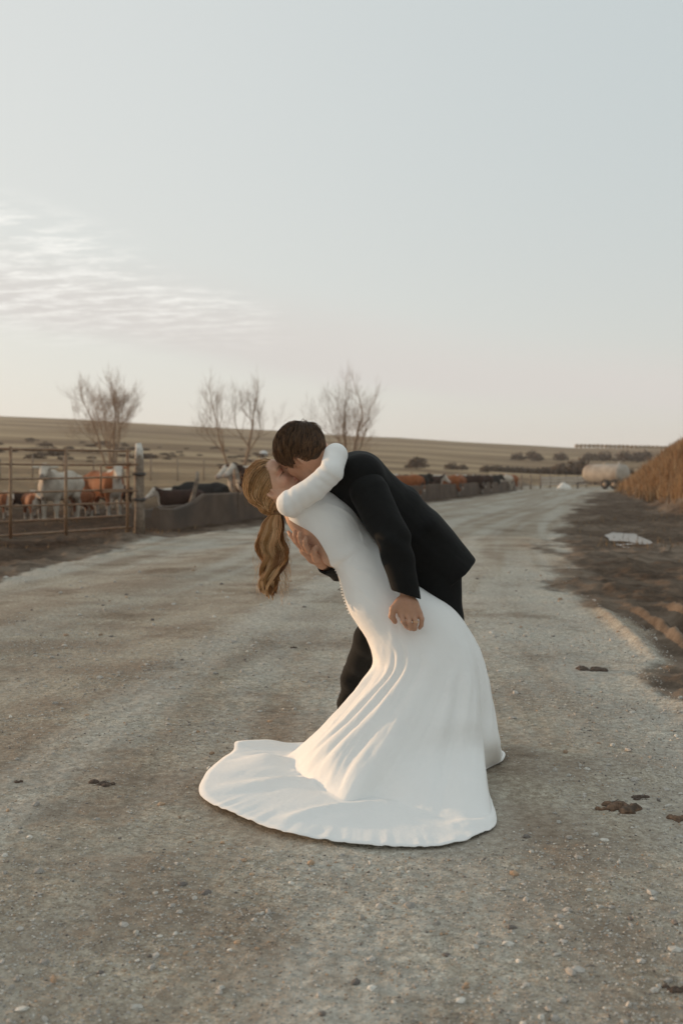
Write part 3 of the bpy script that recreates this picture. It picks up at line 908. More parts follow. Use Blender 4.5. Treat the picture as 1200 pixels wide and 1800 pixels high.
    wr = wr + .009 * sstep(fbm(X * 4, Y * 10, seed=65), .45, .75) + .002 * fbm(X * 22, Y * 40, seed=66)
    V[..., 2] += tr * (wr * (1 - .75 * ed) + .006)
    sc_ = sstep(fbm(th * .34, th * 0, seed=67, octaves=2), .35, .75)
    V[..., 2] += ed * .0045 * sc_ * ((th > 20) & (th < 142))
    V[..., 2] += ed * (.020 * gau(th, 331, 7) + .030 * gau(th, 318, 10))           # the turned up corner
    V[..., 2] += sstep(tt, 12.2, 13.6) * (.012 * gau(th, 168, 10))                # far hem kicks clear of the gravel
    V[..., 2] = np.maximum(V[..., 2], .010)
    if flip < 0:
        F = F[:, ::-1]
    return V, F
DV, DF = build_dress()

LABEL_BRIDE = 'person in a long white wedding dress bent backwards into a kiss, fair ponytail hanging'
LABEL_GROOM = 'person in a black suit with short brown hair leaning forward to kiss'
hb = Head(P(483, 852, 4.42), (.61, 0, .79), (-.79, 0, .61), 1.0, -.36)
hg = Head(P(533, 799, 4.34), (-.76, 0, -.65), (-.65, 0, .76), 1.06, .55)

SK_B, SK_G = (.60, .375, .265), (.47, .262, .170)
def build_bride():
    F = Field(P(405, 1420, 4.0) * [1, 0, 1] + [0, 3.95, 0], P(890, 770, 4.4) * [1, 0, 1] + [0, 4.85, 0], .0036)
    hb.sculpt(F, nose=.97, jaw=.94)
    # neck
    F.cone(hb.p(-.030, 0, -.055), P(512, 888, 4.40), .052, .056, .03)
    # trunk follows the dress sections, a little inside them
    sec = []
    for L_, R_, Yc, D, o in SEC[1:12]:
        a, b = ring(L_, R_, Yc); sec.append((a, b, D, .016 if o < 5 else .012 if o == 40 else .006))
    for t in np.linspace(0, len(sec) - 1.001, 64):
        i = int(t); w = t - i
        a, b = sec[i][0] * (1 - w) + sec[i + 1][0] * w, sec[i][1] * (1 - w) + sec[i + 1][1] * w
        D, m = sec[i][2] * (1 - w) + sec[i + 1][2] * w, sec[i][3] * (1 - w) + sec[i + 1][3] * w
        r = np.linalg.norm(b - a) / 2; ex = nrm(b - a); ez = np.cross(ex, [0, 1, 0])
        D = min(D - m, .155)
        F.ell((a + b) / 2, (r - m - (.02 if t > 7 else 0), D, .028), (ex, np.array([0, 1.0, 0]), ez), .012)
    # shoulder blades
    F.cone(P(520, 912, 4.32), P(540, 950, 4.33), .034, .026, .03)
    F.cone(P(520, 912, 4.48), P(540, 950, 4.47), .034, .026, .03)
    # legs inside the skirt
    for q, kx, kY, fx, fY in ((-1, 800, 4.24, 790, 4.16), (1, 796, 4.44, 770, 4.46)):
        hip = P(706, 1075, 4.33 + q * .085); kn = P(kx - 8, 1170, kY); an = np.array([(fx - 600) / FPX * fY, fY, .10])
        F.chain([hip, kn, an], [.088, .056, .040], .03)
        F.cone(an + [-.03, 0, -.06], an + [.13, 0, -.075], .032, .024, .03)
    # near arm up and round his neck, far arm across his back
    sh, el = P(510, 886, 4.22), P(582, 830, 4.17)
    F.chain([P(528, 892, 4.34), sh, P(552, 859, 4.185), el], [.036, .038, .037, .034], .008)
    wr = P(583, 800, 4.50)
    F.chain([el, P(590, 800, 4.24), wr], [.034, .033, .026], .008)
    def hand(w, d, n, s):
        d, n = nrm(d), nrm(n); t = np.cross(d, n)
        F.cone(w, w + d * .075, .024, .028, .012)
        for i, (o, ln) in enumerate(((-.024, .068), (-.008, .078), (.008, .073), (.024, .058))):
            a = w + d * .085 + t * o; b = a + d * ln * .55 + n * .008; c = b + d * ln * .45 + n * .022
            F.chain([a - d * .03, a, b, c], [.011, .0095, .0085, .007], .004)
        F.chain([w + d * .02 + t * s * .02, w + d * .055 + t * s * .045, w + d * .085 + t * s * .05 + n * .012], [.014, .011, .008], .006)
    hand(wr, P(556, 792, 4.53) - wr, hg.c - wr + [0, 0, 0], 1)
    fs = P(520, 884, 4.57); fe = P(600, 862, 4.76); fw = P(655, 862, 4.73)
    F.chain([P(528, 890, 4.46), fs, fe, fw], [.045, .046, .038, .026], .02)
    hand(fw, P(685, 880, 4.70) - fw, np.array([0, -1.0, 0]), -1)
    V, Q = F.mesh(2)
    col = hb.paint(V, SK_B, (.50, .20, .16), (.46, .17, .10), (.24, .15, .09), .55, (.64, .30, .21))
    return V, Q, col
V, Q, col = build_bride()
bride = tag(mesh_np('person', V, Q, M_skin, colors=col, origin=(.3, 4.3, 0)), LABEL_BRIDE, 'person')
BO = np.array([.3, 4.3, 0])
dress = mesh_np('wedding_dress', DV.reshape(-1, 3) - BO, DF, M_dress, bride)
sm = dress.modifiers.new('thickness', 'SOLIDIFY'); sm.thickness = .0018; sm.offset = 1.0

def build_sleeve():
    F = Field(P(455, 960, 4.2) * [1, 0, 1] + [0, 4.02, 0], P(660, 745, 4.2) * [1, 0, 1] + [0, 4.66, 0], .0042)
    sh, el = P(509, 885, 4.22), P(582, 830, 4.17)
    F.cone(P(548, 900, 4.36), P(520, 890, 4.28), .042, .052, .02)
    F.cone(P(520, 890, 4.28), sh, .052, .055, .006)
    F.cone(sh, P(552, 859, 4.185), .055, .0535, .006)
    F.cone(P(552, 859, 4.185), el, .0535, .050, .006)
    F.cone(el, P(590, 800, 4.23), .050, .049, .010)
    F.cone(P(590, 800, 4.23), P(586, 798, 4.46), .049, .036, .010, cut=(P(585, 800, 4.475), (0, 1, 0)))
    V, Q = F.mesh(5)
    n = vnormals(V, Q)
    ax = nrm(el - sh); t = (V - sh) @ ax / np.linalg.norm(el - sh)
    side = (V - sh) @ nrm(np.cross(ax, [0, 1, 0]))
    w = .0016 * np.sin(t * 34 + side * 40 + 5 * fbm(V[:, 0] * 9, V[:, 2] * 9, seed=71)) * np.exp(-((t - .96) / .22) ** 2)
    w += .0018 * np.sin(t * 30 - side * 55 + 4 * fbm(V[:, 0] * 8, V[:, 2] * 8, seed=72)) * np.exp(-((t - .10) / .20) ** 2)
    w += .0035 * (fbm(V[:, 0] * 22, V[:, 1] * 22, V[:, 2] * 22, seed=73) - .5)
    return V + n * w[:, None], Q
V, Q = build_sleeve()
mesh_np('sleeve', V - BO, Q, M_dress, dress)
F = Field(P(500, 905, 4.4) * [1, 0, 1] + [0, 4.42, 0], P(720, 790, 4.7) * [1, 0, 1] + [0, 4.86, 0], .006)
F.chain([P(534, 893, 4.48), P(520, 884, 4.57), P(600, 862, 4.76), P(652, 862, 4.735)], [.055, .058, .050, .036], .03)
V, Q = F.mesh(2)
mesh_np('sleeve', V - BO, Q, M_dress, dress)
# covered buttons down the back seam
bV, bF = ICO_V * .0042, ICO_F
bm_ = None
for t in np.linspace(0, 1, 17):
    px = np.interp(t, [0, .25, .6, 1], [588, 598, 602, 614]); py = np.interp(t, [0, .25, .6, 1], [998, 1016, 1044, 1078])
    c = P(px - 1, py, 4.335) - BO
    if bm_ is None:
        bo = mesh_np('button', bV, bF, M_pearl, dress); bm_ = bo.data
    else:
        bo = bpy.data.objects.new('button', bm_); link(bo, dress)
    bo.location = tuple(c)

# ---- hair of the bride
TIE = P(487, 903, 4.425)
def fair(n, t=None):
    a = np.array([[.58, .355, .165], [.78, .54, .31], [.40, .215, .088], [.24, .125, .05]])
    return a[rng.choice(4, n, p=[.40, .27, .22, .11])] * (.85 + .3 * rng.random((n, 1)))
def cap(h, grow, cuts, voxel, extra=()):
    F = Field(h.c - .19, h.c + .19, voxel)
    ax = (h.f, h.s, h.u)
    F.ell(h.p(-.012, 0, .032), (np.array([.097, .076, .088]) + grow) * h.k, ax, .01)
    for c, r in extra:
        F.ell(h.p(*c), np.array(r) * h.k, ax, .02)
    for p0, nn, k in cuts:
        w = nn[0] * h.f + nn[1] * h.s + nn[2] * h.u
        F.halfspace(h.p(*p0), nrm(w), k)
    return F
F = cap(hb, .007, [((.016, 0, 0), (.75, 0, -.65), .01)], .004, [((-.060, 0, -.030), (.062, .066, .062)), ((-.080, 0, -.075), (.026, .030, .030))])
V, Q = F.mesh(2)
hair_b = mesh_np('hair', V - BO, Q, M_hairfair, bride, colors=np.repeat(np.array([[.34, .21, .105]]), len(V), 0))
def ray_r(c0, D, ells):
    r = np.zeros(len(D))
    for c, q in ells:
        o = (np.array(c0) - np.array(c)) / q; d = D / np.array(q)
        A = (d * d).sum(1); B = (d * o).sum(1); C = (o * o).sum() - 1
        disc = B * B - A * C
        r = np.maximum(r, np.where(disc > 0, (-B + np.sqrt(np.maximum(disc, 0))) / A, 0))
    return r
CAP_B = [((-.012, 0, .032), (.1045, .0835, .0955)), ((-.060, 0, -.030), (.062, .066, .062))]
def bride_scalp(n):
    """strands combed from the hairline back to the tie"""
    out, cols = [], []
    tl = np.array([(TIE - hb.c) @ a for a in (hb.f, hb.s, hb.u)]) / hb.k
    c0 = np.array([-.020, 0, .012])
    tdir = nrm(tl - c0)
    K = 14
    while len(out) < n:
        v = nrm(rng.normal(size=3))
        hl = v[0] * .75 - v[2] * .65
        if not (-.98 < hl < .34): continue
        if rng.random() > (1.0 if hl > .0 else .55): continue
        if v @ tdir > .93: continue
        ts = np.linspace(0, 1, K)
        mid = 1.25 * np.array([-.62 - .1 * v[2], 1.05 * v[1], .55 * v[2] - .05])
        pts = ((1 - ts) ** 2)[:, None] * v + (2 * ts * (1 - ts))[:, None] * mid + (ts ** 2)[:, None] * tdir
        pts /= np.linalg.norm(pts, axis=1)[:, None]
        clump = .5 + .5 * math.sin(v[0] * 17 + v[1] * 23 + v[2] * 11)
        r = ray_r(c0, pts, CAP_B)
        rt = np.linalg.norm(tl - c0)
        lift = .004 + .009 * clump + .006 * rng.random()
        wv = .0025 * np.sin(ts * 9 + v[1] * 14)
        rr = r + lift * np.sin(ts * math.pi) + wv * np.sin(ts * math.pi)
        w = sstep(ts, .72, 1.0)
        rr = rr * (1 - w) + rt * w
        out.append(c0 + pts * rr[:, None])
    L_ = np.array(out)
    return hb.c + hb.k * (L_[..., :1] * hb.f + L_[..., 1:2] * hb.s + L_[..., 2:] * hb.u)
S = bride_scalp(2600)
col = fair(len(S))
V, Q = strands(S, .0013, .0010)
mesh_np('swept_back_hair', V - BO, Q, M_hairfair, hair_b, colors=np.repeat(col, S.shape[1] * 3, 0))
# loose fine hairs round the head
def flyaway(h, n, r, region):
    out = []
    while len(out) < n:
        v = nrm(rng.normal(size=3))
        if not region(v): continue
        a = nrm(np.cross(v, rng.normal(size=3)))
        ts = np.linspace(0, 1, 9)
        ln = .02 + .05 * rng.random(); up = .006 + .022 * rng.random()
        loc = v * r + np.outer(ts, a) * ln + np.outer(np.sin(ts * 2.2) * up, v)
        out.append(loc * [1, .86, 1] + [-.012, 0, .025])
    L_ = np.array(out)
    return h.c + h.k * (L_[..., :1] * h.f + L_[..., 1:2] * h.s + L_[..., 2:] * h.u)
S = flyaway(hb, 170, .106, lambda v: v[0] * .75 - v[2] * .65 < .25)
V, Q = strands(S, .00045, .0003)
mesh_np('loose_hair', V - BO, Q, M_hairfair, hair_b, colors=np.repeat(fair(len(S)), S.shape[1] * 3, 0))

def ponytail(nclump, per):
    # centre line and half widths of the tail, hanging from the tie
    kt = np.array([0, .10, .25, .45, .62, .80, .92, 1.0])
    cx = np.array([487, 479, 476, 479, 478, 473, 470, 476]); cyy = np.array([903, 916, 940, 970, 998, 1028, 1046, 1062])
    wd = np.array([8, 19, 24, 23, 20, 16, 11, 7]) / FPX * 4.4
    K = 46
    t = np.linspace(0, 1, K)
    C = np.array([P(np.interp(q, kt, cx), np.interp(q, kt, cyy), 4.425) for q in t])
    C[:, 0] = np.convolve(np.pad(C[:, 0], 4, 'edge'), np.ones(9) / 9, 'valid'); C[:, 2] = np.convolve(np.pad(C[:, 2], 2, 'edge'), np.ones(5) / 5, 'valid')
    W = np.interp(t, kt, wd); W = np.convolve(np.pad(W, 3, 'edge'), np.ones(7) / 7, 'valid')
    S, col = [], []
    for c in range(nclump):
        th = rng.random() * 6.28; rho = math.sqrt(rng.random()) * .92
        x0, y0 = rho * math.cos(th), rho * math.sin(th)
        ph = 1.1 * x0 + .5 * y0 + .45 * rng.normal(); fr = 2.35 + .25 * rng.normal() * .6; am = .0115 + .0060 * rng.random()
        end = 1.0 - .22 * rng.random() ** 1.5 - .10 * rho
        cc = np.array([[.56, .32, .135], [.82, .56, .31], [.36, .175, .066], [.17, .078, .030]])[rng.choice(4, p=[.34, .28, .23, .15])]
        cr = .20 + .14 * rng.random()
        for k in range(per):
            a = rng.random() * 6.28; q = math.sqrt(rng.random()) * cr
            tt = t * (end - .06 * rng.random())
            w = np.interp(tt, t, W)
            grow = sstep(tt, .04, .40)
            p_ = fr * 2 * math.pi * tt + ph + .25 * q * math.cos(a)
            tight = 1 - .60 * sstep(tt, .50, 1.0)
            ox = (x0 * (1 - .15 * sstep(tt, .6, 1)) + q * math.cos(a) * tight) * w + am * grow * np.sin(p_)
            oy = (y0 + q * math.sin(a) * tight) * w * .8 + am * 1.1 * grow * np.cos(p_)
            curl = sstep(tt, .82, 1.0) * (.010 + .006 * math.sin(c * 2.1))
            px = np.stack([np.interp(tt, t, C[:, i]) for i in range(3)], -1)
            px[:, 0] += ox + curl * math.sin(c * 1.7); px[:, 1] += oy
            S.append(px); col.append(cc * (.82 + .36 * rng.random()))
    return np.array(S), np.array(col), C, W
S, col, PC, PW = ponytail(54, 58)
V, Q = strands(S, .0010, .0006)
tail = mesh_np('ponytail', V - BO, Q, M_hairfair, bride, colors=np.repeat(col, S.shape[1] * 3, 0))
n = 150                                     # the frizz that catches the sun round the tail
S = []
for _ in range(n):
    i0 = rng.integers(6, 34); K = 16; ts = np.linspace(0, 1, K)
    sd = 1 if rng.random() < .72 else -1
    p0 = PC[i0] + [sd * PW[i0] * .8, (rng.random() - .5) * .05, 0]
    ln = .05 + .10 * rng.random(); ot = .008 + .032 * rng.random(); ph = rng.random() * 6
    S.append(p0 + np.stack([sd * ot * np.sin(ts * 2.4) + .004 * np.sin(ts * 14 + ph), .012 * np.sin(ts * 9 + ph), -ln * ts], -1))
S = np.array(S)
V, Q = strands(S, .00045, .0003)
mesh_np('loose_hair', V - BO, Q, M_hairfair, tail, colors=np.repeat(fair(n), S.shape[1] * 3, 0))
tV, tF = [], []
for k in range(5):                          # hair wound round the tie
    a = np.linspace(0, 6.28, 22); d = nrm(PC[2] - PC[0]); e1 = nrm(np.cross(d, [0, 1, 0])); e2 = np.cross(d, e1)
    ringp = TIE + d * (k * .0045 - .006) + .017 * (np.cos(a)[:, None] * e1 + np.sin(a)[:, None] * e2)
    tV.append(tube(ringp, .0042, 6, cap=False))
V, Q = join_parts(tV)
mesh_np('hair_tie', V - BO, Q, M_hairfair, tail, colors=np.repeat([[.38, .24, .13]], len(V), 0))

# ---- groom
GO = np.array([.5, 4.55, 0])
HAND_N = dict(w=P(717, 1043, 4.115), kn=P(717, 1083, 4.085))
def build_groom():
    F = Field(P(470, 1350, 4.3) * [1, 0, 1] + [0, 3.98, 0], P(850, 715, 4.4) * [1, 0, 1] + [0, 5.0, 0], .0038)
    hg.sculpt(F, nose=1.02, jaw=1.08)
    F.cone(hg.p(-.035, 0, -.045), P(598, 838, 4.42), .060, .066, .03)
    F.cone(hg.p(-.02, 0, -.08), P(596, 845, 4.42), .050, .06, .03)
    # trunk and legs inside the clothes
    F.cone(P(630, 852, 4.45), P(690, 905, 4.46), .105, .115, .03, 1.5)
    F.cone(P(690, 905, 4.46), P(760, 985, 4.48), .115, .105, .03, 1.4)
    nl = [P(772, 1010, 4.40), P(778, 1165, 4.36), P(792, 1302, 4.50)]
    fl = [P(752, 1012, 4.56), P(645, 1128, 4.62), P(610, 1238, 5.0)]
    F.chain(nl, [.072, .052, .036], .03)
    F.chain(fl, [.072, .050, .034], .03)
    for an, td in ((nl[2], [-.15, 0, -.045]), (fl[2], [.05, -.14, -.045])):
        a = np.array([an[0], an[1], .075])
        F.cone(an, a, .036, .036, .02); F.cone(a + [0, 0, -.02], a + np.array(td), .034, .026, .03)
    # near arm down to her hip
    F.chain([P(642, 858, 4.28), P(694, 950, 4.12), HAND_N['w']], [.046, .044, .030], .02)
    # near hand: back of the hand to the camera, fingers gathering the cloth
    def Q_(px, py, Y): return P(px, py, Y)
    w, kn = HAND_N['w'], HAND_N['kn']
    F.cone(Q_(716, 1040, 4.118), Q_(714, 1056, 4.10), .026, .031, .012, .62)
    F.cone(Q_(708, 1060, 4.096), Q_(708, 1080, 4.090), .024, .019, .012, .8)
    F.cone(Q_(718, 1058, 4.090), Q_(722, 1082, 4.084), .026, .022, .012, .8)
    F.cone(Q_(727, 1060, 4.096), Q_(735, 1080, 4.094), .020, .018, .012, .8)
    for pts in (((705, 1080, 4.088), (708, 1092, 4.070), (714, 1101, 4.082), (716, 1104, 4.104)),
                ((717, 1082, 4.080), (719, 1094, 4.062), (722, 1104, 4.076), (721, 1106, 4.102)),
                ((728, 1082, 4.082), (730, 1094, 4.066), (729, 1105, 4.080), (727, 1107, 4.104)),
                ((737, 1076, 4.094), (741, 1088, 4.082), (740, 1099, 4.090), (737, 1104, 4.106))):
        F.chain([Q_(*p) for p in pts], [.0112, .0102, .0092, .0078], .0035)
    F.chain([Q_(703, 1056, 4.100), Q_(691, 1070, 4.092), Q_(688, 1083, 4.092), Q_(694, 1093, 4.106)], [.019, .0155, .0130, .0105], .006)
    F.cone(Q_(701, 1062, 4.098), Q_(704, 1080, 4.096), .018, .012, .010)
    # far arm behind her waist, the hand spread over her bare back
    F.chain([P(640, 850, 4.66), P(655, 955, 4.74), P(596, 1000, 4.50), P(567, 990, 4.36)], [.056, .046, .034, .028], .02)
    F.cone(P(566, 989, 4.355), P(552, 978, 4.300), .026, .032, .012, .8)
    F.cone(P(552, 978, 4.300), P(537, 966, 4.275), .031, .027, .012, .8)
    for pts, r in ((((527, 961, 4.300), (519, 952, 4.300), (511, 941, 4.310), (507, 935, 4.325)), .0100),
                   (((530, 963, 4.270), (522, 952, 4.255), (518, 941, 4.250), (518, 934, 4.256)), .0112),
                   (((536, 966, 4.252), (529, 953, 4.228), (526, 943, 4.222), (527, 936, 4.228)), .0115),
                   (((543, 970, 4.246), (537, 958, 4.218), (536, 950, 4.212), (537, 945, 4.218)), .0112)):
        F.chain([P(*p) for p in pts], [r * 1.05, r, r * .92, r * .8], .0035)
    F.chain([P(556, 982, 4.272), P(551, 972, 4.238), P(553, 966, 4.226), P(556, 961, 4.226)], [.019, .0135, .0120, .0095], .006)
    V, Q = F.mesh(2)
    col = hg.paint(V, SK_G, (.36, .16, .12), (.36, .18, .12), (.06, .035, .02), .9, (.52, .24, .15))
    f, s, u = hg.local(V)
    stub = np.clip(np.exp(-(((u + .088) / .034) ** 2) ** 2) * (f > -.02) * (np.abs(s) < .09), 0, 1)[:, None] * .30
    col = col * (1 - stub) + np.array([.20, .12, .085]) * stub
    return V, Q, col
V, Q, col = build_groom()
groom = tag(mesh_np('person', V, Q, M_skin, colors=col, origin=GO), LABEL_GROOM, 'person')

def wrinkle(V, Q, amp, freq, seed):
    n = vnormals(V, Q)
    w = amp * (fbm(V[:, 0] * freq, V[:, 1] * freq, V[:, 2] * freq * .6, seed=seed, octaves=3) - .5)
    return V + n * w[:, None]
def build_jacket():
    F = Field(P(545, 1075, 4.4) * [1, 0, 1] + [0, 4.08, 0], P(850, 770, 4.4) * [1, 0, 1] + [0, 4.90, 0], .0052)
    A, B, C_ = P(625, 850, 4.45), P(690, 906, 4.46), P(754, 968, 4.48)
    F.cone(P(612, 846, 4.44), A, .108, .136, .01, 1.5)
    F.cone(A, B, .136, .149, .008, 1.42)
    F.cone(B, C_, .149, .135, .008, 1.40)
    F.cone(P(636, 834, 4.30), P(636, 834, 4.60), .088, .088, .06)       # shoulders
    F.cone(C_, P(792, 1010, 4.48), .135, .128, .008, 1.45)
    F.cone(P(752, 922, 4.47), P(823, 984, 4.46), .060, .010, .03, 3.2)   # tail kicked out behind
    axis = nrm(P(826, 990, 4.46) - P(772, 924, 4.46))
    hem0 = P(829, 989, 4.46); hem1 = P(742, 1062, 4.46)
    nn = np.cross(hem1 - hem0, [0, 1, 0]); nn = nrm(nn); nn = nn if nn @ axis > 0 else -nn
    F.halfspace(hem0, nn, .004)
    # open collar round the neck
    F.cone(P(588, 832, 4.42), hg.p(-.02, 0, -.10), .052, .058, .006, op='sub')
    V, Q = F.mesh(6)
    n = vnormals(V, Q)
    q = nrm(C_ - A); al = (V - A) @ q; ac = (V - A) @ np.cross(q, [0, 1, 0])
    dr = .010 * (fbm(al * 4 + ac * 9, V[:, 1] * 9, ac * 22, seed=82, octaves=3) - .5) * sstep(al, -.02, .12)
    dr = dr + .004 * np.sin(al * 46 + V[:, 1] * 18) * np.exp(-((al - .20) / .07) ** 2)
    return wrinkle(V + n * dr[:, None], Q, .003, 9, 81), Q
V, Q = build_jacket()
jacket = mesh_np('suit_jacket', V - GO, Q, M_suit, groom)
# turned collar
a = np.radians(np.linspace(-30, 210, 24))
nd = nrm(hg.p(-.035, 0, -.045) - P(600, 838, 4.42)); e1 = nrm(np.cross(nd, [0, 1, 0])); e1 = e1 if e1[2] > 0 else -e1; e2 = np.array([0, 1.0, 0])
cp = P(596, 834, 4.42) + nd * .004
pts = cp + .072 * (np.cos(a - 1.57)[:, None] * e2 * 1.0 + np.sin(a - 1.57 + 1.57)[:, None] * 0 + np.sin(a - 1.57)[:, None] * 0) 
ca = np.radians(np.linspace(-120, 120, 26))
pts = cp + .074 * (np.cos(ca)[:, None] * e1 + np.sin(ca)[:, None] * e2)
V, Q = tube(pts, .014, 8)
V = V + nd * 0
mesh_np('collar', V - GO, Q, M_suit, jacket)
F = Field(P(600, 1065, 4.1) * [1, 0, 1] + [0, 3.98, 0], P(760, 780, 4.3) * [1, 0, 1] + [0, 4.42, 0], .0046)
cutn = nrm(P(730, 1046, 4.1) - P(700, 950, 4.1)); 
F.cone(P(634, 838, 4.33), P(650, 868, 4.24), .080, .082, .02)
F.cone(P(650, 868, 4.24), P(692, 952, 4.12), .082, .072, .006)
cut = (P(716, 1047, 4.1), nrm(np.array([-.30, -.1, -.95])))
F.cone(P(692, 952, 4.12), P(718, 1060, 4.10), .072, .053, .006)
F.halfspace(cut[0], cut[1], .003)
F.cone(P(714, 1030, 4.11), P(720, 1065, 4.10), .040, .044, .003, op='sub')
V, Q = F.mesh(4)
n_ = vnormals(V, Q)
t = (V[:, 2] - P(693, 952, 4.11)[2])
V = V + n_ * (.006 * np.sin(t * 55 + V[:, 0] * 40) * np.exp(-(t / .09) ** 2))[:, None]
mesh_np('sleeve', wrinkle(V, Q, .006, 10, 83) - GO, Q, M_suit, jacket)
F = Field(P(545, 1030, 4.3) * [1, 0, 1] + [0, 4.24, 0], P(720, 800, 4.7) * [1, 0, 1] + [0, 4.90, 0], .0046)
F.chain([P(640, 840, 4.62), P(655, 958, 4.74)], [.085, .068], .03)
F.cone(P(655, 958, 4.74), P(600, 1003, 4.50), .068, .052, .03)
F.cone(P(600, 1003, 4.50), P(566, 989, 4.33), .050, .044, .03)
F.halfspace(P(570, 992, 4.36), nrm(P(554, 981, 4.30) - P(590, 1000, 4.44)), .003)
F.cone(P(576, 994, 4.38), P(560, 985, 4.32), .034, .036, .003, op='sub')
V, Q = F.mesh(2)
mesh_np('sleeve', wrinkle(V, Q, .005, 10, 84) - GO, Q, M_suit, jacket)
def build_trousers():
    F = Field(P(560, 1345, 4.5) * [1, 0, 1] + [0, 4.15, 0], P(840, 930, 4.5) * [1, 0, 1] + [0, 5.02, 0], .0054)
    F.cone(P(756, 965, 4.48), P(762, 1000, 4.48), .110, .112, .03, 1.45)
    F.chain([P(772, 1008, 4.40), P(780, 1090, 4.37), P(784, 1165, 4.36), P(792, 1306, 4.50)], [.098, .080, .068, .056], .03)
    F.chain([P(752, 1012, 4.56), P(650, 1122, 4.60), P(624, 1185, 4.80), P(609, 1256, 5.0)], [.096, .070, .060, .054], .03)
    F.halfspace(np.array([0, 0, .035]), np.array([0, 0, -1.0]), .003)
    V, Q = F.mesh(2)
    n = vnormals(V, Q)
    w = .006 * np.sin(V[:, 2] * 42 + V[:, 0] * 30 + 4 * fbm(V[:, 0] * 6, V[:, 2] * 6, seed=88)) * sstep(-V[:, 2], -.55, -.2)
    return wrinkle(V + n * w[:, None], Q, .006, 8, 86), Q
V, Q = build_trousers()
mesh_np('trousers', V - GO, Q, M_suit, groom)
for p, td in ((P(792, 1305, 4.50), np.array([-1.0, 0, 0])), (P(610, 1250, 5.0), np.array([.33, -.94, 0]))):
    F = Field([p[0] - .32, p[1] - .32, -.02], [p[0] + .2, p[1] + .12, .16], .005)
    c = np.array([p[0], p[1], 0])
    F.cone(c - td * .03 + [0, 0, .05], c + td * .19 + [0, 0, .036], .047, .036, .03)
    F.cone(c + [0, 0, .10], c + [0, 0, .05], .042, .045, .03)
    F.cone(c - td * .05 + [0, 0, .018], c + td * .19 + [0, 0, .016], .040, .040, .01)
    F.halfspace([0, 0, .004], [0, 0, -1.0], .002)
    V, Q = F.mesh(2)
    mesh_np('shoe', V - GO, Q, M_leather, groom)
a = np.linspace(0, 2 * math.pi, 26)
rd = nrm(P(729, 1102, 4.072) - P(730, 1090, 4.070)); r1 = nrm(np.cross(rd, [0, 1, 0])); r2 = np.cross(rd, r1)
V, Q = tube(P(730, 1092.5, 4.069) + .0112 * (np.cos(a)[:, None] * r1 + np.sin(a)[:, None] * r2), .0019, 6, cap=False)
mesh_np('wedding_ring', V - GO, Q, M_gold, groom)

# ---- hair of the groom
def groom_region(f, s, u):
    """how far inside the hair a head point (local metres) lies"""
    a = np.abs(s)
    front = .020 + .018 * sstep(u, .02, .08) - (.75 * f - .65 * u) + .035 * sstep(u, .03, .09)
    back = u + .075 - .0 * f
    ear = np.hypot((f + .012) / .026, (u + .014) / .038) - 1
    side = np.where((f > -.005) & (u < .02), .022 - np.abs(f - .022) + .0 * a, 1)      # sideburn
    side = np.where((f > -.005) & (u < -.035), -1, side)
    below = np.where((f <= -.005) & (f > -.05), u + .030 - 1.1 * (f + .05) * 0, 1)
    return np.minimum.reduce([front, back, np.where(a > .045, ear * .03, 1), np.where(a > .03, side, 1), np.where(a > .03, below + .015, 1)])
F = Field(hg.c - .17, hg.c + .17, .0040)
ax = (hg.f, hg.s, hg.u)
F.ell(hg.p(-.012, 0, .034), (np.array([.097, .076, .088]) + .010) * hg.k, ax, .01)
F.ell(hg.p(-.050, 0, -.030), np.array([.043, .058, .050]) * hg.k, ax, .015)
sl, X_, Y_, Z_ = F.block(F.lo, F.lo + F.h * F.n)
D_ = [(X_ - hg.c[0]) * q[0] + (Y_ - hg.c[1]) * q[1] + (Z_ - hg.c[2]) * q[2] for q in ax]
f_, s_, u_ = [np.broadcast_to(q / hg.k, F.d.shape) for q in D_]
reg = groom_region(f_, s_, u_).astype(np.float32)
F.d = np.maximum(F.d, -reg * .8)
V, Q = F.mesh(2)
hair_g = mesh_np('hair', V - GO, Q, M_hairdark, groom, colors=np.repeat([[.050, .028, .015]], len(V), 0))
def groom_strands(n):
    wh = nrm(np.array([-.66, -.40, .62])); c0 = np.array([-.014, 0, .030]); K = 9
    out = []
    while len(out) < n:
        v = nrm(rng.normal(size=3))
        cl = math.sin(v[0] * 19 + 2 * v[2]) * math.sin(v[1] * 21 + v[2] * 13)
        ang = math.acos(np.clip(v @ wh, -1, 1))
        if ang < .02: continue
        tn = nrm(v - wh * (v @ wh))
        ln = (.30 + .30 * rng.random()) * (1.0 if v[2] > .1 else .55)
        ts = np.linspace(0, 1, K)
        sway = .16 * cl * ts
        q = np.cross(wh, tn)
        aa = ang + ts * ln
        pts = np.cos(aa)[:, None] * wh + np.sin(aa)[:, None] * (np.cos(sway)[:, None] * tn + np.sin(sway)[:, None] * q)
        rad = np.array([.1105, .0890, .1005])
        r = 1 / np.sqrt(((pts / rad) ** 2).sum(1))
        top = sstep(v[2], .0, .7)
        lift = (.001 + .006 * top * rng.random() + .006 * top * (cl > .2)) * np.sin(ts * 2.6) + .004 * ts * top
        L_ = c0 + pts * (r + lift)[:, None]
        m = L_[K // 2]
        if groom_region(L_[0][0], L_[0][1], L_[0][2]) < -.002 or groom_region(L_[-1][0], L_[-1][1], L_[-1][2]) < -.022: continue
        out.append(L_)
    L_ = np.array(out)
    return hg.c + hg.k * (L_[..., :1] * hg.f + L_[..., 1:2] * hg.s + L_[..., 2:] * hg.u)
S = groom_strands(3600)
dk = np.array([[.105, .056, .027], [.185, .098, .044], [.060, .033, .017]])[rng.integers(0, 3, len(S))] * (.8 + .4 * rng.random((len(S), 1)))
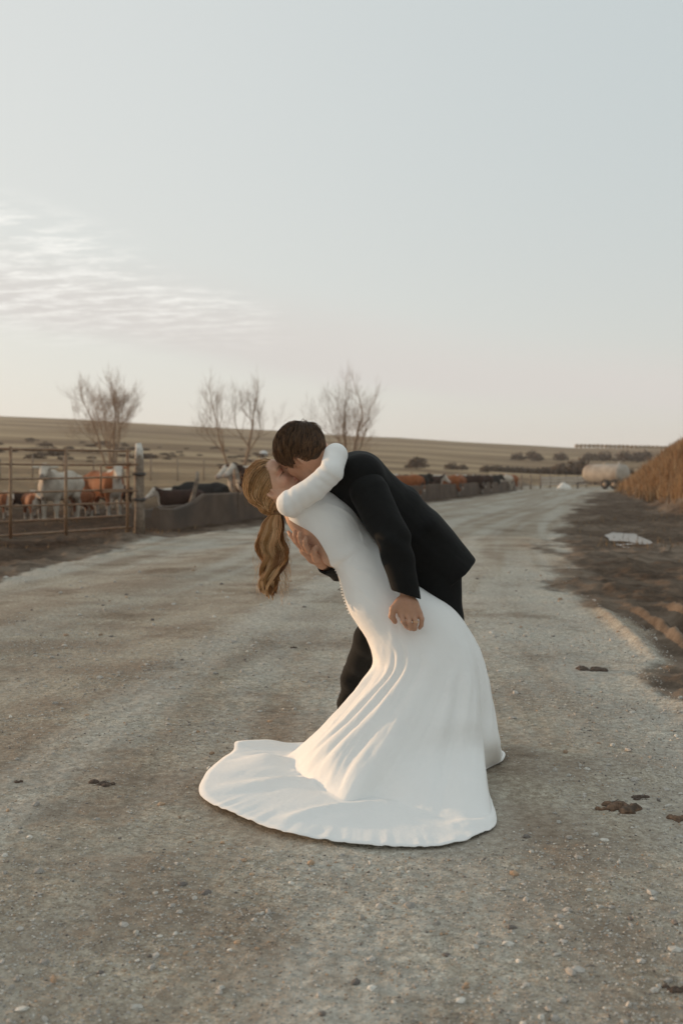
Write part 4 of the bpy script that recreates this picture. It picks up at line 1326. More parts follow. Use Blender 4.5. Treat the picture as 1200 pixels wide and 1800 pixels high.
V, Q = strands(S, .0012, .0006)
mesh_np('hair_strands', V - GO, Q, M_hairdark, hair_g, colors=np.repeat(dk, S.shape[1] * 3, 0))

# ------------------------------------------------------------------ farm: gate, post, trough, cattle, trees, far fence, tank, bales
M_gatesteel = mat('rusty_tan_steel', (0.25, 0.155, 0.090), 0.6, var=0.30, scale=9, tint=(0.24, 0.12, 0.06), bump=0.002, bscale=60)
M_wood = mat('weathered_wood', (0.20, 0.15, 0.11), 0.9, var=0.35, scale=14, bump=0.01, bscale=24, tint=(0.30, 0.25, 0.20))
M_paint = mat('flaking_white_paint', (0.62, 0.58, 0.52), 0.8, var=0.25, scale=20, tint=(0.30, 0.24, 0.18))
M_conc = mat('weathered_concrete', (0.115, 0.078, 0.054), 0.9, var=0.28, scale=2.2, bump=0.008, bscale=18, tint=(0.070, 0.052, 0.040))
M_hide = mat('cow_hide', (.3, .2, .1), 0.75, paint=True, var=0.16, scale=9, bump=0.006, bscale=50, spec=.25)
M_bark = mat('grey_brown_bark', (0.25, 0.165, 0.105), 0.9, var=0.3, scale=12)
M_wire = mat('old_wire', (0.20, 0.14, 0.10), 0.6, metal=0.3)
M_tyre = mat('tyre_rubber', (0.03, 0.03, 0.03), 0.85, var=.2)
M_darksteel = mat('dark_steel', (0.07, 0.06, 0.055), 0.7, var=.2)
M_tank = mat('dull_white_tank', (0.34, 0.295, 0.245), 0.65, var=0.22, scale=1.6, tint=(0.22, 0.165, 0.12))
M_bale = mat('straw_bale', (0.26, 0.18, 0.105), 0.95, var=0.3, scale=6, bump=0.03, bscale=20)
M_bush = mat('bare_brush', (0.14, 0.09, 0.06), 0.9, paint=True, var=0.2, scale=3)
M_clod = mat('wet_clod', (0.075, 0.050, 0.035), 0.9, var=0.4, scale=40, bump=0.006, bscale=60)

def polar(px, Y):
    return (px - 600.0) / FPX * Y, Y
# ---- gate post
gx, gy = -4.14, 20.4
gate_post = empty('gate_post', (gx, gy, 0), 'weathered wooden gate post with a whitened top beside the end of the trough', 'post')
pts = np.array([[0, 0, -.1], [.01, 0, .6], [-.005, .01, 1.2], [.0, .0, 1.62]])
V, Q = tube(pts, [.112, .106, .100, .094], 10)
V += .012 * (fbm(V[:, 0] * 9, V[:, 1] * 9, V[:, 2] * 2, seed=90) - .5)[:, None]
mesh_np('post', V, Q, M_wood, gate_post)
V, Q = tube([[0, 0, 1.62], [.0, 0, 1.80], [-.02, 0, 1.93]], [.093, .080, .060], 10)
mesh_np('top', V, Q, M_paint, gate_post)
for zz in (1.30, .78):
    V, Q = box((0, -.01, zz), (.24, .21, .06)); mesh_np('strap', V, Q, M_darksteel, gate_post)
# ---- pipe gate
g0 = np.array([-4.30, 20.30, 0.0]); g1 = np.array([-8.2, 15.4, 0.0])
gate = empty('pipe_gate', g0, 'long tan pipe gate of seven rails standing closed in front of the cattle', 'gate')
L_ = np.linalg.norm(g1 - g0); gd = (g1 - g0) / L_
for z in (.21, .47, .73, .98, 1.24, 1.50, 1.77):
    n = 14; t = np.linspace(0, 1, n)
    p = t[:, None] * gd * L_ + np.stack([0 * t, 0 * t, z + .010 * np.sin(t * 5 + z * 7) - .025 * np.sin(t * 3.14)], -1)
    V, Q = tube(p, .024 if z in (.21, 1.77) else .019, 8)
    mesh_np('rail', V, Q, M_gatesteel, gate)
for q in (.06, 1.55, 2.75, 4.4, 6.0):
    p = gd * q
    V, Q = tube([p + [0, -.03, .12], p + [0, -.03, 1.80]], .030, 8)
    mesh_np('upright', V, Q, M_gatesteel, gate)
p = gd * .10
V, Q = join_parts([tube([p + [0, -.05, 1.48], p + [.25, -.05, 1.50]], .026, 6), tube([p + gd * .62 + [0, -.06, .92], p + gd * .62 + [0, -.06, 1.50]], .022, 6), tube([p + gd * .62 + [0, -.06, 1.48], p + [.1, -.06, 1.52]], .020, 6), tube([p + gd * .62 + [0, -.06, .94], p + [.1, -.05, .96]], .020, 6), tube([p + [0, -.05, .95], p + [.25, -.05, .97]], .026, 6), tube([p + [.06, -.05, .95], p + [.06, -.05, 1.52]], .018, 6)])
mesh_np('latch', V, Q, M_gatesteel, gate)

# ---- concrete feed trough: low end, ramp, long wall running away to the right
A3, B3 = np.array([-4.22, 23.0, 0]), np.array([14.6, 84.0, 0])
td = nrm(B3 - A3); tn = np.array([-td[1], td[0], 0])       # towards the cattle
LT = np.linalg.norm(B3 - A3)
def trough():
    st = [(0, .53), (.9, .54), (1.55, .55), (2.05, .66), (2.55, .80), (3.2, .81)] + [(s, .80 + .02 * math.sin(s)) for s in np.linspace(6, LT, 24)]
    V, F = [], []
    for s, h in st:
        z0 = ground_z(*(A3 + td * s)[:2])
        base = A3 + td * s
        prof = [(-.06, -.15), (-.015, h - .04), (.02, h), (.11, h), (.15, h - .05), (.20, .28), (.62, .26), (.68, .50), (.76, .51), (.80, -.15)]
        for a, z in prof:
            V.append(base + tn * a + np.array([0, 0, z0 + z]))
    n = len(prof)
    for i in range(len(st) - 1):
        for j in range(n - 1):
            F.append([i * n + j, i * n + j + 1, (i + 1) * n + j + 1, (i + 1) * n + j])
    V = np.array(V); F = np.array(F)
    caps = []
    k0 = 0
    for j in (0, 2, 4, 6):
        caps.append([k0, k0 + j + 1, k0 + j + 2, k0 + min(j + 3, n - 1)])
    F = np.concatenate([F, np.array(caps)[:, ::-1]])
    m = V[:, 2] > 0
    V[m] += .02 * (fbm(V[m, 0] * 3, V[m, 1] * 3, V[m, 2] * 5, seed=95) - .5)[:, None]
    return V, F
V, Q = trough()
tr = tag(mesh_np('feed_trough', V, Q, M_conc, smooth=False, origin=A3), 'long grey concrete feed trough running back along the road, its near end stepped lower', 'trough')
# shutter joints of the cast wall
for s in np.arange(4.6, LT - 1, 3.05):
    b_ = A3 + td * s; z0 = ground_z(*b_[:2])
    V, Q = box((0, 0, .40), (.05, .030, .80), rotz(math.atan2(td[1], td[0])))
    j = mesh_np('joint_rib', V + b_ - tn * .035 + [0, 0, z0] - A3, Q, M_conc, tr, smooth=False)
# rail and stanchions over the trough
rail = empty('trough_rail', A3 + tn * .9, 'thin pipe rail on stanchions above the concrete trough where cattle feed', 'rail')
for s in np.arange(6.5, LT - 2, 4.6):
    p = td * s; z0 = ground_z(*(A3 + tn * .9 + p)[:2])
    V, Q = tube([p + [0, 0, z0 + .2], p + [0, 0, z0 + 1.42]], .035, 6)
    mesh_np('stanchion', V, Q, M_gatesteel, rail)
for zz in (1.02, 1.28):
    pr = np.array([td * s + [0, 0, zz + ground_z(*(A3 + tn * .9 + td * s)[:2]) + .015 * math.sin(s)] for s in np.linspace(6.5, LT - 2, 30)])
    V, Q = tube(pr, .014, 5)
    mesh_np('cable', V, Q, M_wire, rail)
# leaning stake by the ramp
b_ = P(334, 893, 24.6)
V, Q = tube([P(328, 908, 24.9), P(341, 868, 24.9), P(347, 843, 24.9), P(346.5, 829, 24.9)], [.055, .055, .05, .042], 7)
st_o = tag(mesh_np('leaning_stake', V, Q, M_wood, origin=P(328, 908, 24.9)), 'crooked wooden stake leaning up from the ramp of the trough', 'stake')

# ---- cattle
HEREFORD, WHITE, DARK, BLACK, CALF = 'red', 'white', 'dark', 'black', 'calf'
CO = dict(red=(.24, .078, .026), white=(.44, .38, .31), dark=(.036, .016, .010), black=(.018, .015, .013), calf=(.21, .070, .026))
def cow_mesh(kind, yaw=0.0, pitch=-.15, lift=0.0, fat=1.0, voxel=.020, seed=0):
    """standing cow facing +x, feet on z=0, 1.4 m at the withers; yaw turns the neck and head, pitch raises it"""
    r_ = np.random.default_rng(seed)
    F = Field([-1.25, -1.15, -.04], [1.75, 1.15, 1.80], voxel)
    F.cone([-.58, 0, .98], [.42, 0, .93], .315, .345, .10, .92 * fat)
    F.cone([-.05, 0, .84], [.15, 0, .82], .30, .30, .10, 1.05 * fat)
    F.cone([-.80, 0, 1.06], [-.60, 0, 1.08], .22, .25, .10, .95)
    F.cone([.46, 0, 1.02], [.58, 0, .84], .27, .22, .10, .8)
    F.cone([.62, 0, .74], [.55, 0, .66], .13, .12, .08)
    F.cone([.30, 0, 1.16], [.48, 0, 1.14], .20, .20, .08, .6)
    for s in (-1, 1):
        sw = .05 * (r_.random() - .5); sw2 = .08 * (r_.random() - .5)
        F.cone([-.86, s * .17, 1.12], [-.80, s * .20, .98], .09, .12, .06)
        F.chain([[.46, s * .17, .86], [.47 + sw, s * .17, .66], [.48 + sw, s * .165, .40], [.47 + sw, s * .165, .12]], [.15, .095, .060, .048], .04)
        F.cone([.48 + sw, s * .165, .40], [.475 + sw, s * .165, .34], .066, .056, .02)
        F.cone([.47 + sw, s * .165, .10], [.50 + sw, s * .165, .035], .052, .064, .02)
        F.chain([[-.70, s * .17, .96], [-.60 + sw2, s * .185, .68]], [.20, .125], .06)
        F.chain([[-.60 + sw2, s * .185, .68], [-.82 + sw2, s * .17, .47], [-.78 + sw2, s * .165, .12]], [.115, .068, .050], .04)
        F.cone([-.78 + sw2, s * .165, .10], [-.74 + sw2, s * .165, .035], .052, .062, .02)
    # neck and head, turned by yaw
    d = np.array([math.cos(yaw) * math.cos(pitch), math.sin(yaw) * math.cos(pitch), math.sin(pitch)])
    nb = np.array([.52, 0, 1.05]); hd = nb + np.array([.36 * math.cos(yaw * .6), .36 * math.sin(yaw * .6), .20 + lift])
    F.cone(nb, hd, .235, .135, .08, .75)
    F.cone(nb + [.06, 0, -.14], hd + [0, 0, -.10], .17, .09, .08, .7)
    fx = nrm(d + np.array([0, 0, -.45])); side = nrm(np.cross([0, 0, 1.0], fx)); up = np.cross(fx, side)
    pol = hd + up * .05
    F.cone(pol, hd + fx * .22, .125, .105, .04)
    F.cone(hd + fx * .20, hd + fx * .43, .098, .072, .04)
    F.cone(hd + fx * .40, hd + fx * .49, .078, .070, .03)
    F.cone(hd + fx * .12 - up * .09, hd + fx * .36 - up * .055, .075, .050, .04)
    for s in (-1, 1):
        e = hd + side * s * .11 + up * .075 - fx * .02
        F.ell(e + side * s * .11 - up * .02, (.125, .060, .030), (nrm(side * s - up * .25), nrm(np.cross(up, side * s)), up), .02)
        F.ell(hd + fx * .13 + side * s * .10 + up * .045, (.035, .030, .030), None, .02)
        F.ell(hd + fx * .47 + side * s * .045 + up * .045, (.018, .018, .018), None, .015, 'sub')
    F.chain([[-.99, 0, 1.16], [-1.06, .01, .95], [-1.05, .02, .62]], [.045, .032, .026], .03)
    F.cone([-1.05, .02, .62], [-1.04, .03, .42], .050, .020, .03)
    V, Q = F.mesh(1)
    # coat
    base = np.array(CO[kind]); c = np.repeat(base[None], len(V), 0)
    nz = fbm(V[:, 0] * 3 + seed, V[:, 1] * 3, V[:, 2] * 3, seed=100 + seed)
    c = c * (.75 + .5 * nz)[:, None]
    def put(m, col):
        m = np.clip(m, 0, 1)[:, None]; c[:] = c * (1 - m) + np.array(col) * m
    L = V - hd; hf, hs, hu = L @ fx, L @ side, L @ up
    near = (np.linalg.norm(L - fx * .2, axis=1) < .46)
    wht = np.array([.52, .46, .39])
    if kind in ('red', 'dark', 'calf'):
        n2 = .10 * (fbm(V[:, 0] * 5 + seed, V[:, 1] * 5, V[:, 2] * 5, seed=120) - .5)
        put(near * sstep(hf + n2, -.03, .05) * (np.abs(hs) < .135), wht)                       # white face
        put(sstep(V[:, 2] - 1.06 + n2 - .2 * (V[:, 0] - .5), .13, .20) * (V[:, 0] > .25) * (V[:, 0] < .85) * (np.abs(V[:, 1]) < .12), wht)   # crest
        put(sstep(-V[:, 2] + .70 + n2 * 1.2, 0, .05) * (V[:, 2] > .30) * (np.abs(V[:, 1]) < .16) * (V[:, 0] > -.5), wht)      # belly and brisket
        put((V[:, 0] > .55) * sstep(-V[:, 2] + .98 + n2, 0, .08) * (V[:, 2] > .5) * (np.abs(V[:, 1]) < .17), wht)
        put(sstep(-V[:, 2] + .36 + n2, 0, .05), wht * .7)                                          # socks
        put((V[:, 0] < -1.0) * (V[:, 2] < .62), wht)
    ear = near * (np.abs(hs) > .155)
    if kind != 'white':
        put(ear, base * 1.3)
    put(near * sstep(hf, .43, .48) * (.85 if kind == 'white' else .55), (.30, .19, .15) if kind != 'white' else (.16, .12, .10))  # muzzle
    put(near * np.exp(-(((hf - .14) / .022) ** 2 + ((np.abs(hs) - .115) / .03) ** 2 + ((hu - .05) / .022) ** 2)), (.02, .015, .012))   # eyes
    put(sstep(-V[:, 2], -.085, -.06), (.035, .028, .022))                                     # hooves
    put(sstep(-V[:, 2], -.42, -.10) * .45 * nz, (.09, .065, .045))                            # dung and dirt on the legs
    return V, Q, c
def cow(px, Y, heading, kind, label, size=1.0, group='cattle in the pen behind the gate and trough', name='cow', voxel=.020, feet=None, **kw):
    """heading: direction the body faces, degrees counter-clockwise from +X (picture right); 270 faces the camera"""
    X = (px - 600.0) / FPX * Y
    V, Q, c = cow_mesh(kind, voxel=voxel, **kw)
    V = V * size
    o = mesh_np(name, V, Q, M_hide, colors=c)
    o.location = (X, Y, ground_z(X, Y) if feet is None else feet)
    o.rotation_euler = (0, 0, math.radians(heading))
    return tag(o, label, 'cow' if name == 'cow' else 'calf', group)
cow(104, 28.2, 259, WHITE, 'white cow facing the camera behind the pipe gate', size=1.08, seed=1, yaw=.30, pitch=.02, lift=.10)
cow(186, 31.0, 312, HEREFORD, 'red cow with a white face standing near the wooden gate post', size=1.08, seed=2, yaw=-.45, pitch=-.08, lift=.10)
cow(44, 30.5, 10, DARK, 'dark red calf turned sideways left of the white cow', size=.60, name='calf', seed=3, yaw=-.9)
cow(58, 28.2, 300, CALF, 'orange red calf with a white face peering through the gate left of the white cow', size=.62, name='calf', seed=4, yaw=.15, pitch=.05)
cow(3, 29.0, 320, CALF, 'red calf cut by the left edge of the picture behind the gate', size=.62, name='calf', seed=5, yaw=-.3)
cow(138, 29.6, 245, CALF, 'red calf with a white face close behind the white cow', size=.62, name='calf', seed=6, yaw=-.25)
cow(164, 33.0, 170, DARK, 'dark calf half hidden between the white cow and the red cow', size=.64, name='calf', seed=7, yaw=.8)
cow(212, 34.0, 250, DARK, 'dark calf with a pale face behind the gate post', size=.60, name='calf', seed=8, yaw=.2)
cow(314, 26.2, 176, DARK, 'dark cow with a white face reaching over the low end of the trough', size=.68, seed=9, yaw=.6, pitch=-.25, lift=.0)
cow(352, 29.5, 176, BLACK, 'black cow behind the ramp of the trough', size=.82, seed=10, yaw=.1, pitch=-.5, lift=-.2)
cow(462, 33.8, 186, DARK, 'dark cow with a white face looking over the trough, nearest the bride', size=1.14, seed=11, yaw=.85, pitch=-.12, lift=.04)
cow(447, 35.6, 188, DARK, 'white faced cow behind another at the trough, only its head clear', size=1.16, seed=12, yaw=.80, pitch=-.10, lift=.02)
far = [(708, 47, 184, HEREFORD, 1.05, .3, -.1, 'red cow with a white face just clear of the black jacket'),
       (730, 49, 30, BLACK, 1.02, .2, -.3, 'black cow at the far trough beside the black jacket'),
       (752, 52, 5, DARK, 1.00, -.3, -.4, 'dark red cow side on at the far trough'),
       (782, 54, 178, HEREFORD, 1.02, .2, -.3, 'bright red cow side on in the middle of the far trough'),
       (806, 57, 250, HEREFORD, 1.00, .2, -.1, 'red cow with a pale face looking over the far trough'),
       (826, 60, 182, DARK, 1.02, .1, -.3, 'dark cow with its white head held low in the far row'),
       (846, 63, 215, DARK, 1.02, .2, -.1, 'white faced dark cow towards the end of the far trough'),
       (862, 67, 20, BLACK, 1.02, .2, -.2, 'black cow near the end of the far row'),
       (880, 70, 190, WHITE, 1.02, .3, -.1, 'white cow near the end of the far trough'),
       (897, 74, 235, HEREFORD, 1.05, .1, .0, 'last red cow at the far end of the trough')]
for i, (px, Y, hd_, k, sz, yw, pt, lb) in enumerate(far):
    u = (px - 600.0) / FPX                                   # stand each one just behind the wall of the trough
    sl_ = td[0] / td[1]
    Yw = (A3[0] - sl_ * A3[1]) / (u - sl_)
    cow(px, Yw + 3.4, hd_, k, lb, size=sz * .96, voxel=.030, seed=20 + i, yaw=yw, pitch=pt, group='cattle lined up along the far trough')

# ---- bare trees
def bare_tree(px, Y, label, stems, seed, twig=1.0):
    r_ = np.random.default_rng(seed)
    X = (px - 600.0) / FPX * Y
    base = np.array([X, Y, ground_z(X, Y) - .1])
    root = empty('bare_tree', base, label, 'tree', 'leafless trees behind the cattle pens')
    trunk, crown = [], []
    def grow(p, d, ln, r, depth, mx):
        n = 5; pts = [p]; q = p.copy(); dd = d.copy()
        for k in range(n):
            dd = nrm(dd + r_.normal(size=3) * .10 + np.array([0, 0, .05]))
            q = q + dd * ln / n; pts.append(q.copy())
        V, F_ = tube(np.array(pts), np.linspace(r, r * .62, n + 1), 6 if depth < 2 else 4 if depth < 4 else 3, cap=False)
        (trunk if depth < 2 else crown).append((V, F_))
        if depth >= mx: return
        nb = 3 if depth < 2 else int(2 + 2.2 * r_.random() * twig + .6)
        for k in range(nb):
            t = 1.0 if k == 0 else .35 + .6 * r_.random()
            i = min(int(t * n), n)
            side = r_.normal(size=3); side[2] *= .4; side = nrm(side - dd * (side @ dd))
            sp = (.20 if k == 0 else .52 + .30 * r_.random())
            nd = nrm(dd * (1 - sp * .35) + side * sp + [0, 0, .24])
            grow(pts[i], nd, ln * (.62 + .22 * r_.random()), max(r * (.61 if k == 0 else .38), .0048), depth + 1, mx)
    for (dx, dy, h, r, sx) in stems:
        grow(np.array([sx, 0, 0.0]), nrm(np.array([dx, dy, 1.0])), h, r, 0, 6)
    V, F_ = join_parts(trunk); mesh_np('trunk', V, F_, M_bark, root)
    V, F_ = join_parts(crown); mesh_np('crown', V, F_, M_bark, root)
    return root
bare_tree(188, 84, 'leafless tree leaning to the left, farthest left of the trees behind the pen', [(-.30, .05, 2.7, .11, 0), (-.16, -.1, 2.3, .08, .25)], 5)
bare_tree(200, 86, 'upright leafless tree with several stems behind the red cow', [(.03, .0, 2.9, .14, 0), (.20, .05, 2.5, .09, .15), (-.05, -.1, 2.6, .09, -.2)], 9)
bare_tree(404, 84, 'leafless tree with a crooked trunk leaning left above the trough', [(-.42, .0, 2.9, .13, 0)], 12)
bare_tree(428, 82, 'leafless tree with a forked dark trunk rising beside the bride', [(.06, 0, 2.6, .17, 0)], 21)
bare_tree(616, 80, 'forked leafless tree standing behind the couple', [(-.26, 0, 2.9, .13, -.1), (.10, .1, 2.9, .15, .1), (-.02, -.1, 2.4, .07, 0)], 33)

# ---- brush on the hillside
def bush_mesh(seed):
    r_ = np.random.default_rng(seed)
    n = 260
    d = r_.normal(size=(n, 3)); d[:, 2] = np.abs(d[:, 2]) * .9; d /= np.linalg.norm(d, axis=1)[:, None]
    rad = r_.random((n, 1)) ** .45
    c = d * rad * np.array([1.0, 1.0, .95]); c *= (1 + .35 * (fbm(c[:, 0] * 2 + seed, c[:, 1] * 2, c[:, 2] * 2, seed=3) - .5))[:, None]
    a = r_.normal(size=(n, 3)); a /= np.linalg.norm(a, axis=1)[:, None]
    b = np.cross(a, d); b /= np.linalg.norm(b, axis=1)[:, None] + 1e-6
    s = .10 + .12 * r_.random((n, 1))
    V = np.stack([c - a * s, c + b * s * .6, c + a * s, c - b * s * .6], 1).reshape(-1, 3)
    F_ = np.arange(n * 4).reshape(-1, 4)
    tV, tF = tube([[0, 0, -.3], [0, 0, .3]], [.06, .04], 5)
    sh = np.repeat(np.array([.092, .060, .040])[None] * (.6 + .8 * r_.random((n, 1))), 4, 0)
    V2, F2 = join_parts([(V, F_), (tV, tF)])
    return V2, F2, np.concatenate([sh, np.repeat([[.06, .045, .035]], len(tV), 0)])
BM = []
def bush(px, Y, size, label, group, k):
    if len(BM) < 5:
        V, F_, c = bush_mesh(200 + len(BM)); o = mesh_np('bush', V, F_, M_bush, colors=c, smooth=False); BM.append(o.data)
    else:
        o = bpy.data.objects.new('bush', BM[k % 5]); link(o)
    X = (px - 600.0) / FPX * Y
    o.location = (X, Y, ground_z(X, Y) + size * .15); o.scale = (size, size, size * .95); o.rotation_euler = (0, 0, k * 1.3)
    return tag(o, label, 'bush', group)
for k, (px, Y, s, lb) in enumerate([(910, 250, 2.0, 'round dark bush at the left end of the bushes on the right hillside'), (934, 260, 2.4, 'tall dark bush second from the left on the right hillside'), (944, 250, 1.9, 'low dark bush tucked below the tall one on the right hillside'),
        (984, 262, 2.3, 'round dark bush alone in the middle of the right hillside'), (1034, 262, 2.3, 'round bush above the left end of the tank'), (1060, 262, 2.7, 'broad bush directly above the tank'),
        (1095, 255, 2.8, 'tall bush up the slope right of the tank'), (1118, 255, 2.5, 'bush partly behind the grass bank, right of the tall one'), (1131, 262, 2.9, 'pointed bush close above the grass bank')]):
    bush(px, Y, s, lb, 'bushes on the right hillside', k)
for k, (px, Y, s, lb) in enumerate([(985, 150, 1.7, 'dark bush in the low hedge left of the tank'), (1018, 150, 2.4, 'largest dark bush in the low hedge beside the tank'), (733, 130, 1.6, 'dark bush rising behind the far cattle next to the black jacket'), (793, 140, 1.1, 'small dark bush behind the middle of the far cattle'), (812, 142, .9, 'smallest dark bush behind the far cattle'), (853, 140, 1.0, 'small dark bush behind the end of the far cattle')]):
    bush(px, Y, s, lb, 'dark bushes in the valley', k + 2)
rb = np.random.default_rng(5)
def brush_band(name, label, spots, seed):
    Vs = []; cs = []
    for (X, Y, s) in spots:
        V, F_, c = bush_mesh(seed + len(Vs) % 5)
        Vs.append((V * np.array([s * 1.5, s, s * .7]) + [X, Y, ground_z(X, Y)], F_)); cs.append(c)
    V, F_ = join_parts(Vs)
    return tag(mesh_np(name, V, F_, M_bush, colors=np.concatenate(cs), smooth=False), label, kind='stuff')
sp = [(*polar(px, 150), .9 + .5 * rb.random()) for px in np.arange(868, 944, 3.2)] + [(*polar(px, 152), 1.0 + .7 * rb.random()) for px in np.arange(958, 1100, 3.4)]
brush_band('hedge_brush', 'low dark hedge along the valley', sp, 300)
sp = []
for _ in range(85):
    px = rb.choice([rb.uniform(-30, 480), rb.uniform(60, 330)]); Y = rb.uniform(95, 190)
    sp.append((*polar(px, Y), .30 + .60 * rb.random() ** 2))
brush_band('hillside_brush', 'scattered brown brush on the left hillside', sp, 310)
# fence in the field behind the pen
fe = empty('wire_fence', (*polar(60, 52), 0), 'old wire fence with thin posts crossing the field behind the pens', 'fence')
fo = np.array(fe.location)
P0, P1 = np.array([*polar(-120, 50), 0]), np.array([*polar(640, 66), 0])
tops = []
for t in np.linspace(0, 1, 17):
    p = P0 + (P1 - P0) * t; p[2] = ground_z(p[0], p[1]); h = 1.15 + .25 * rb.random()
    V, Q = tube([p - fo + [0, 0, -.2], p - fo + [.05 * (rb.random() - .5), 0, h]], .045, 5)
    mesh_np('fence_post', V, Q, M_wood, fe); tops.append(p)
for zz in (.4, .75, 1.08):
    V, Q = tube(np.array(tops) - fo + [0, 0, zz], .008, 4); mesh_np('wire', V, Q, M_wire, fe)

# ---- far end of the road: fence, white boards, tank trailer, heap
f2 = empty('board_fence', (*polar(905, 88), 0), 'low fence of dark posts and pale boards closing the far end of the road', 'fence')
fo = np.array(f2.location)
pp = [np.array([*polar(px, Y), 0]) for px, Y in ((903, 86), (916, 89), (932, 92), (949, 96), (966, 100), (981, 102), (994, 103), (1015, 104), (1030, 105))]
for i, p in enumerate(pp):
    p[2] = ground_z(p[0], p[1])
    V, Q = tube([p - fo + [0, 0, -.2], p - fo + [0, 0, 1.35]], .085, 6); mesh_np('post', V, Q, M_wood, f2)
M_pale = mat('sun_bleached_board', (0.46, 0.40, 0.34), 0.85, var=.25, scale=3)
for i in range(len(pp) - 1):
    if i < 3:
        for zz in (.35, .7, 1.05):
            V, Q = tube([pp[i] - fo + [0, 0, zz], pp[i + 1] - fo + [0, 0, zz]], .012, 4); mesh_np('wire', V, Q, M_wire, f2)
        continue
    a, b = pp[i] - fo, pp[i + 1] - fo
    for zz in (.42, .72, 1.02):
        d = b - a; V, Q = box((0, 0, 0), (np.linalg.norm(d[:2]) * .98, .04, .22), rotz(math.atan2(d[1], d[0])))
        mesh_np('board', V + (a + b) / 2 + [0, -.08, zz], Q, M_pale, f2, smooth=False)
f3 = empty('board_fence', (*polar(1092, 104), 0), 'short run of pale boards between the tank and the grass bank', 'fence')
for k, px in enumerate((1092, 1106, 1120)):
    X, Y = polar(px, 104); p = np.array([X, Y, ground_z(X, Y)]) - np.array(f3.location)
    V, Q = tube([p + [0, 0, -.2], p + [0, 0, 1.3]], .08, 6); mesh_np('post', V, Q, M_wood, f3)
    if k < 2:
        for zz in (.45, .78, 1.08):
            V, Q = box((p[0] + .42, p[1] - .08, p[2] + zz), (.82, .04, .22)); mesh_np('board', V, Q, M_pale, f3, smooth=False)
def tank_trailer():
    X, Y = polar(1064, 93)
    z = ground_z(X, Y)
    root = empty('tank_trailer', (X, Y, z), 'dull white cylindrical tank on a dark wheeled trailer at the far end of the road', 'trailer', rz=math.radians(-52))
    # tank along local x, blunt end towards -x
    xs = np.array([-2.30, -2.24, -2.05, -1.7, -.6, .6, 1.7, 2.05, 2.22, 2.28]); rs = np.array([.02, .55, .86, .93, .94, .94, .93, .86, .55, .02])
    V, Q = tube(np.stack([xs, 0 * xs, 1.42 + 0 * xs], -1), rs, 28, cap=False); mesh_np('tank', V, Q, M_tank, root)
    V, Q = tube([[0, 0, 2.30], [0, 0, 2.46]], .26, 14); mesh_np('hatch', V, Q, M_tank, root)
    V, Q = join_parts([box((.1, .42, .62), (4.6, .14, .18)), box((.1, -.42, .62), (4.6, .14, .18)), box((-1.6, 0, .60), (.14, .95, .16)), box((1.6, 0, .60), (.14, .95, .16)), box((-1.2, 0, .56), (.6, 1.1, .26)), box((1.2, 0, .56), (.6, 1.1, .26)), box((0, 0, .50), (.5, 1.2, .3))])
    mesh_np('chassis', V, Q, M_darksteel, root, smooth=False)
    for x in (.5, 1.5):
        for s in (-1, 1):
            a = np.linspace(0, 2 * math.pi, 25)
            V, Q = tube(np.stack([x + .33 * np.cos(a), s * .78 + 0 * a, .46 + .33 * np.sin(a)], -1), .13, 8, cap=False)
            w = mesh_np('wheel', V, Q, M_tyre, root)
            V, Q = tube([[x, s * .70, .46], [x, s * .86, .46]], .24, 16); mesh_np('rim', V, Q, M_tank, w)
    V, Q = join_parts([tube([[-2.3, 0, .62], [-3.5, 0, .5]], .07, 6), tube([[-3.3, 0, .5], [-3.3, 0, 0]], .05, 6)]); mesh_np('hitch', V, Q, M_darksteel, root)
    return root
tank_trailer()
X, Y = polar(1087, 95); V, Q = tube([[0, 0, -.2], [0, 0, 2.6]], .10, 7)
tag(mesh_np('pale_pole', V, Q, M_pale, origin=None), 'pale upright pole at the right end of the tank', 'pole').location = (X, Y, ground_z(X, Y))
X, Y = polar(990, 88)
F = Field([-.9, -.6, -.1], [.9, .6, 1.0], .05); F.ell((0, 0, .1), (.62, .45, .42), None, .1); F.ell((-.05, 0, .38), (.26, .24, .30), None, .15); F.ell((.3, .1, .15), (.4, .3, .3), None, .1); F.halfspace((0, 0, -.03), (0, 0, -1), .01)
V, Q = F.mesh(1)
tag(mesh_np('covered_heap', V, Q, mat('white_sheet', (.70, .66, .60), .7, var=.1)), 'small heap under a white sheet at the end of the road', 'heap').location = (X, Y, ground_z(X, Y))
X, Y = polar(463, 150)
V, Q = box((0, 0, .35), (1.2, .8, .7), taper=.9); V2, Q2 = tube([[0, 0, .7], [0, 0, .85]], .3, 10); V, Q = join_parts([(V, Q), (V2, Q2)])
tag(mesh_np('water_tank', V, Q, mat('white_plastic', (.7, .7, .7), .5)), 'tiny white box tank on the hillside left of the kissing heads', 'tank').location = (X, Y, ground_z(X, Y))

# ---- round bales in a row along the ridge
V, Q = tube([[0, -.78, 0], [0, -.76, 0], [0, .76, 0], [0, .78, 0]], [.88, .95, .95, .88], 18)
bm0 = None
for i, px in enumerate(np.arange(1013, 1178, 7.4)):
    X, Y = polar(px, 492 + .6 * math.sin(i))
    if bm0 is None:
        o = mesh_np('hay_bale', V, Q, M_bale); bm0 = o.data
    else:
        o = bpy.data.objects.new('hay_bale', bm0); link(o)
    o.location = (X, Y, ground_z(X, Y) + .86); o.scale = (.95, 1, .98 + .06 * math.sin(i * 2.7)); o.rotation_euler = (0, i * .7, .1 * math.sin(i * 1.9))
    tag(o, 'first round bale at the left end of the row on the ridge' if i == 0 else 'last round bale of the ridge row, next to the grass bank' if i == 22 else 'round brown bale within the single row along the right ridge line', 'bale', 'round bales along the ridge')

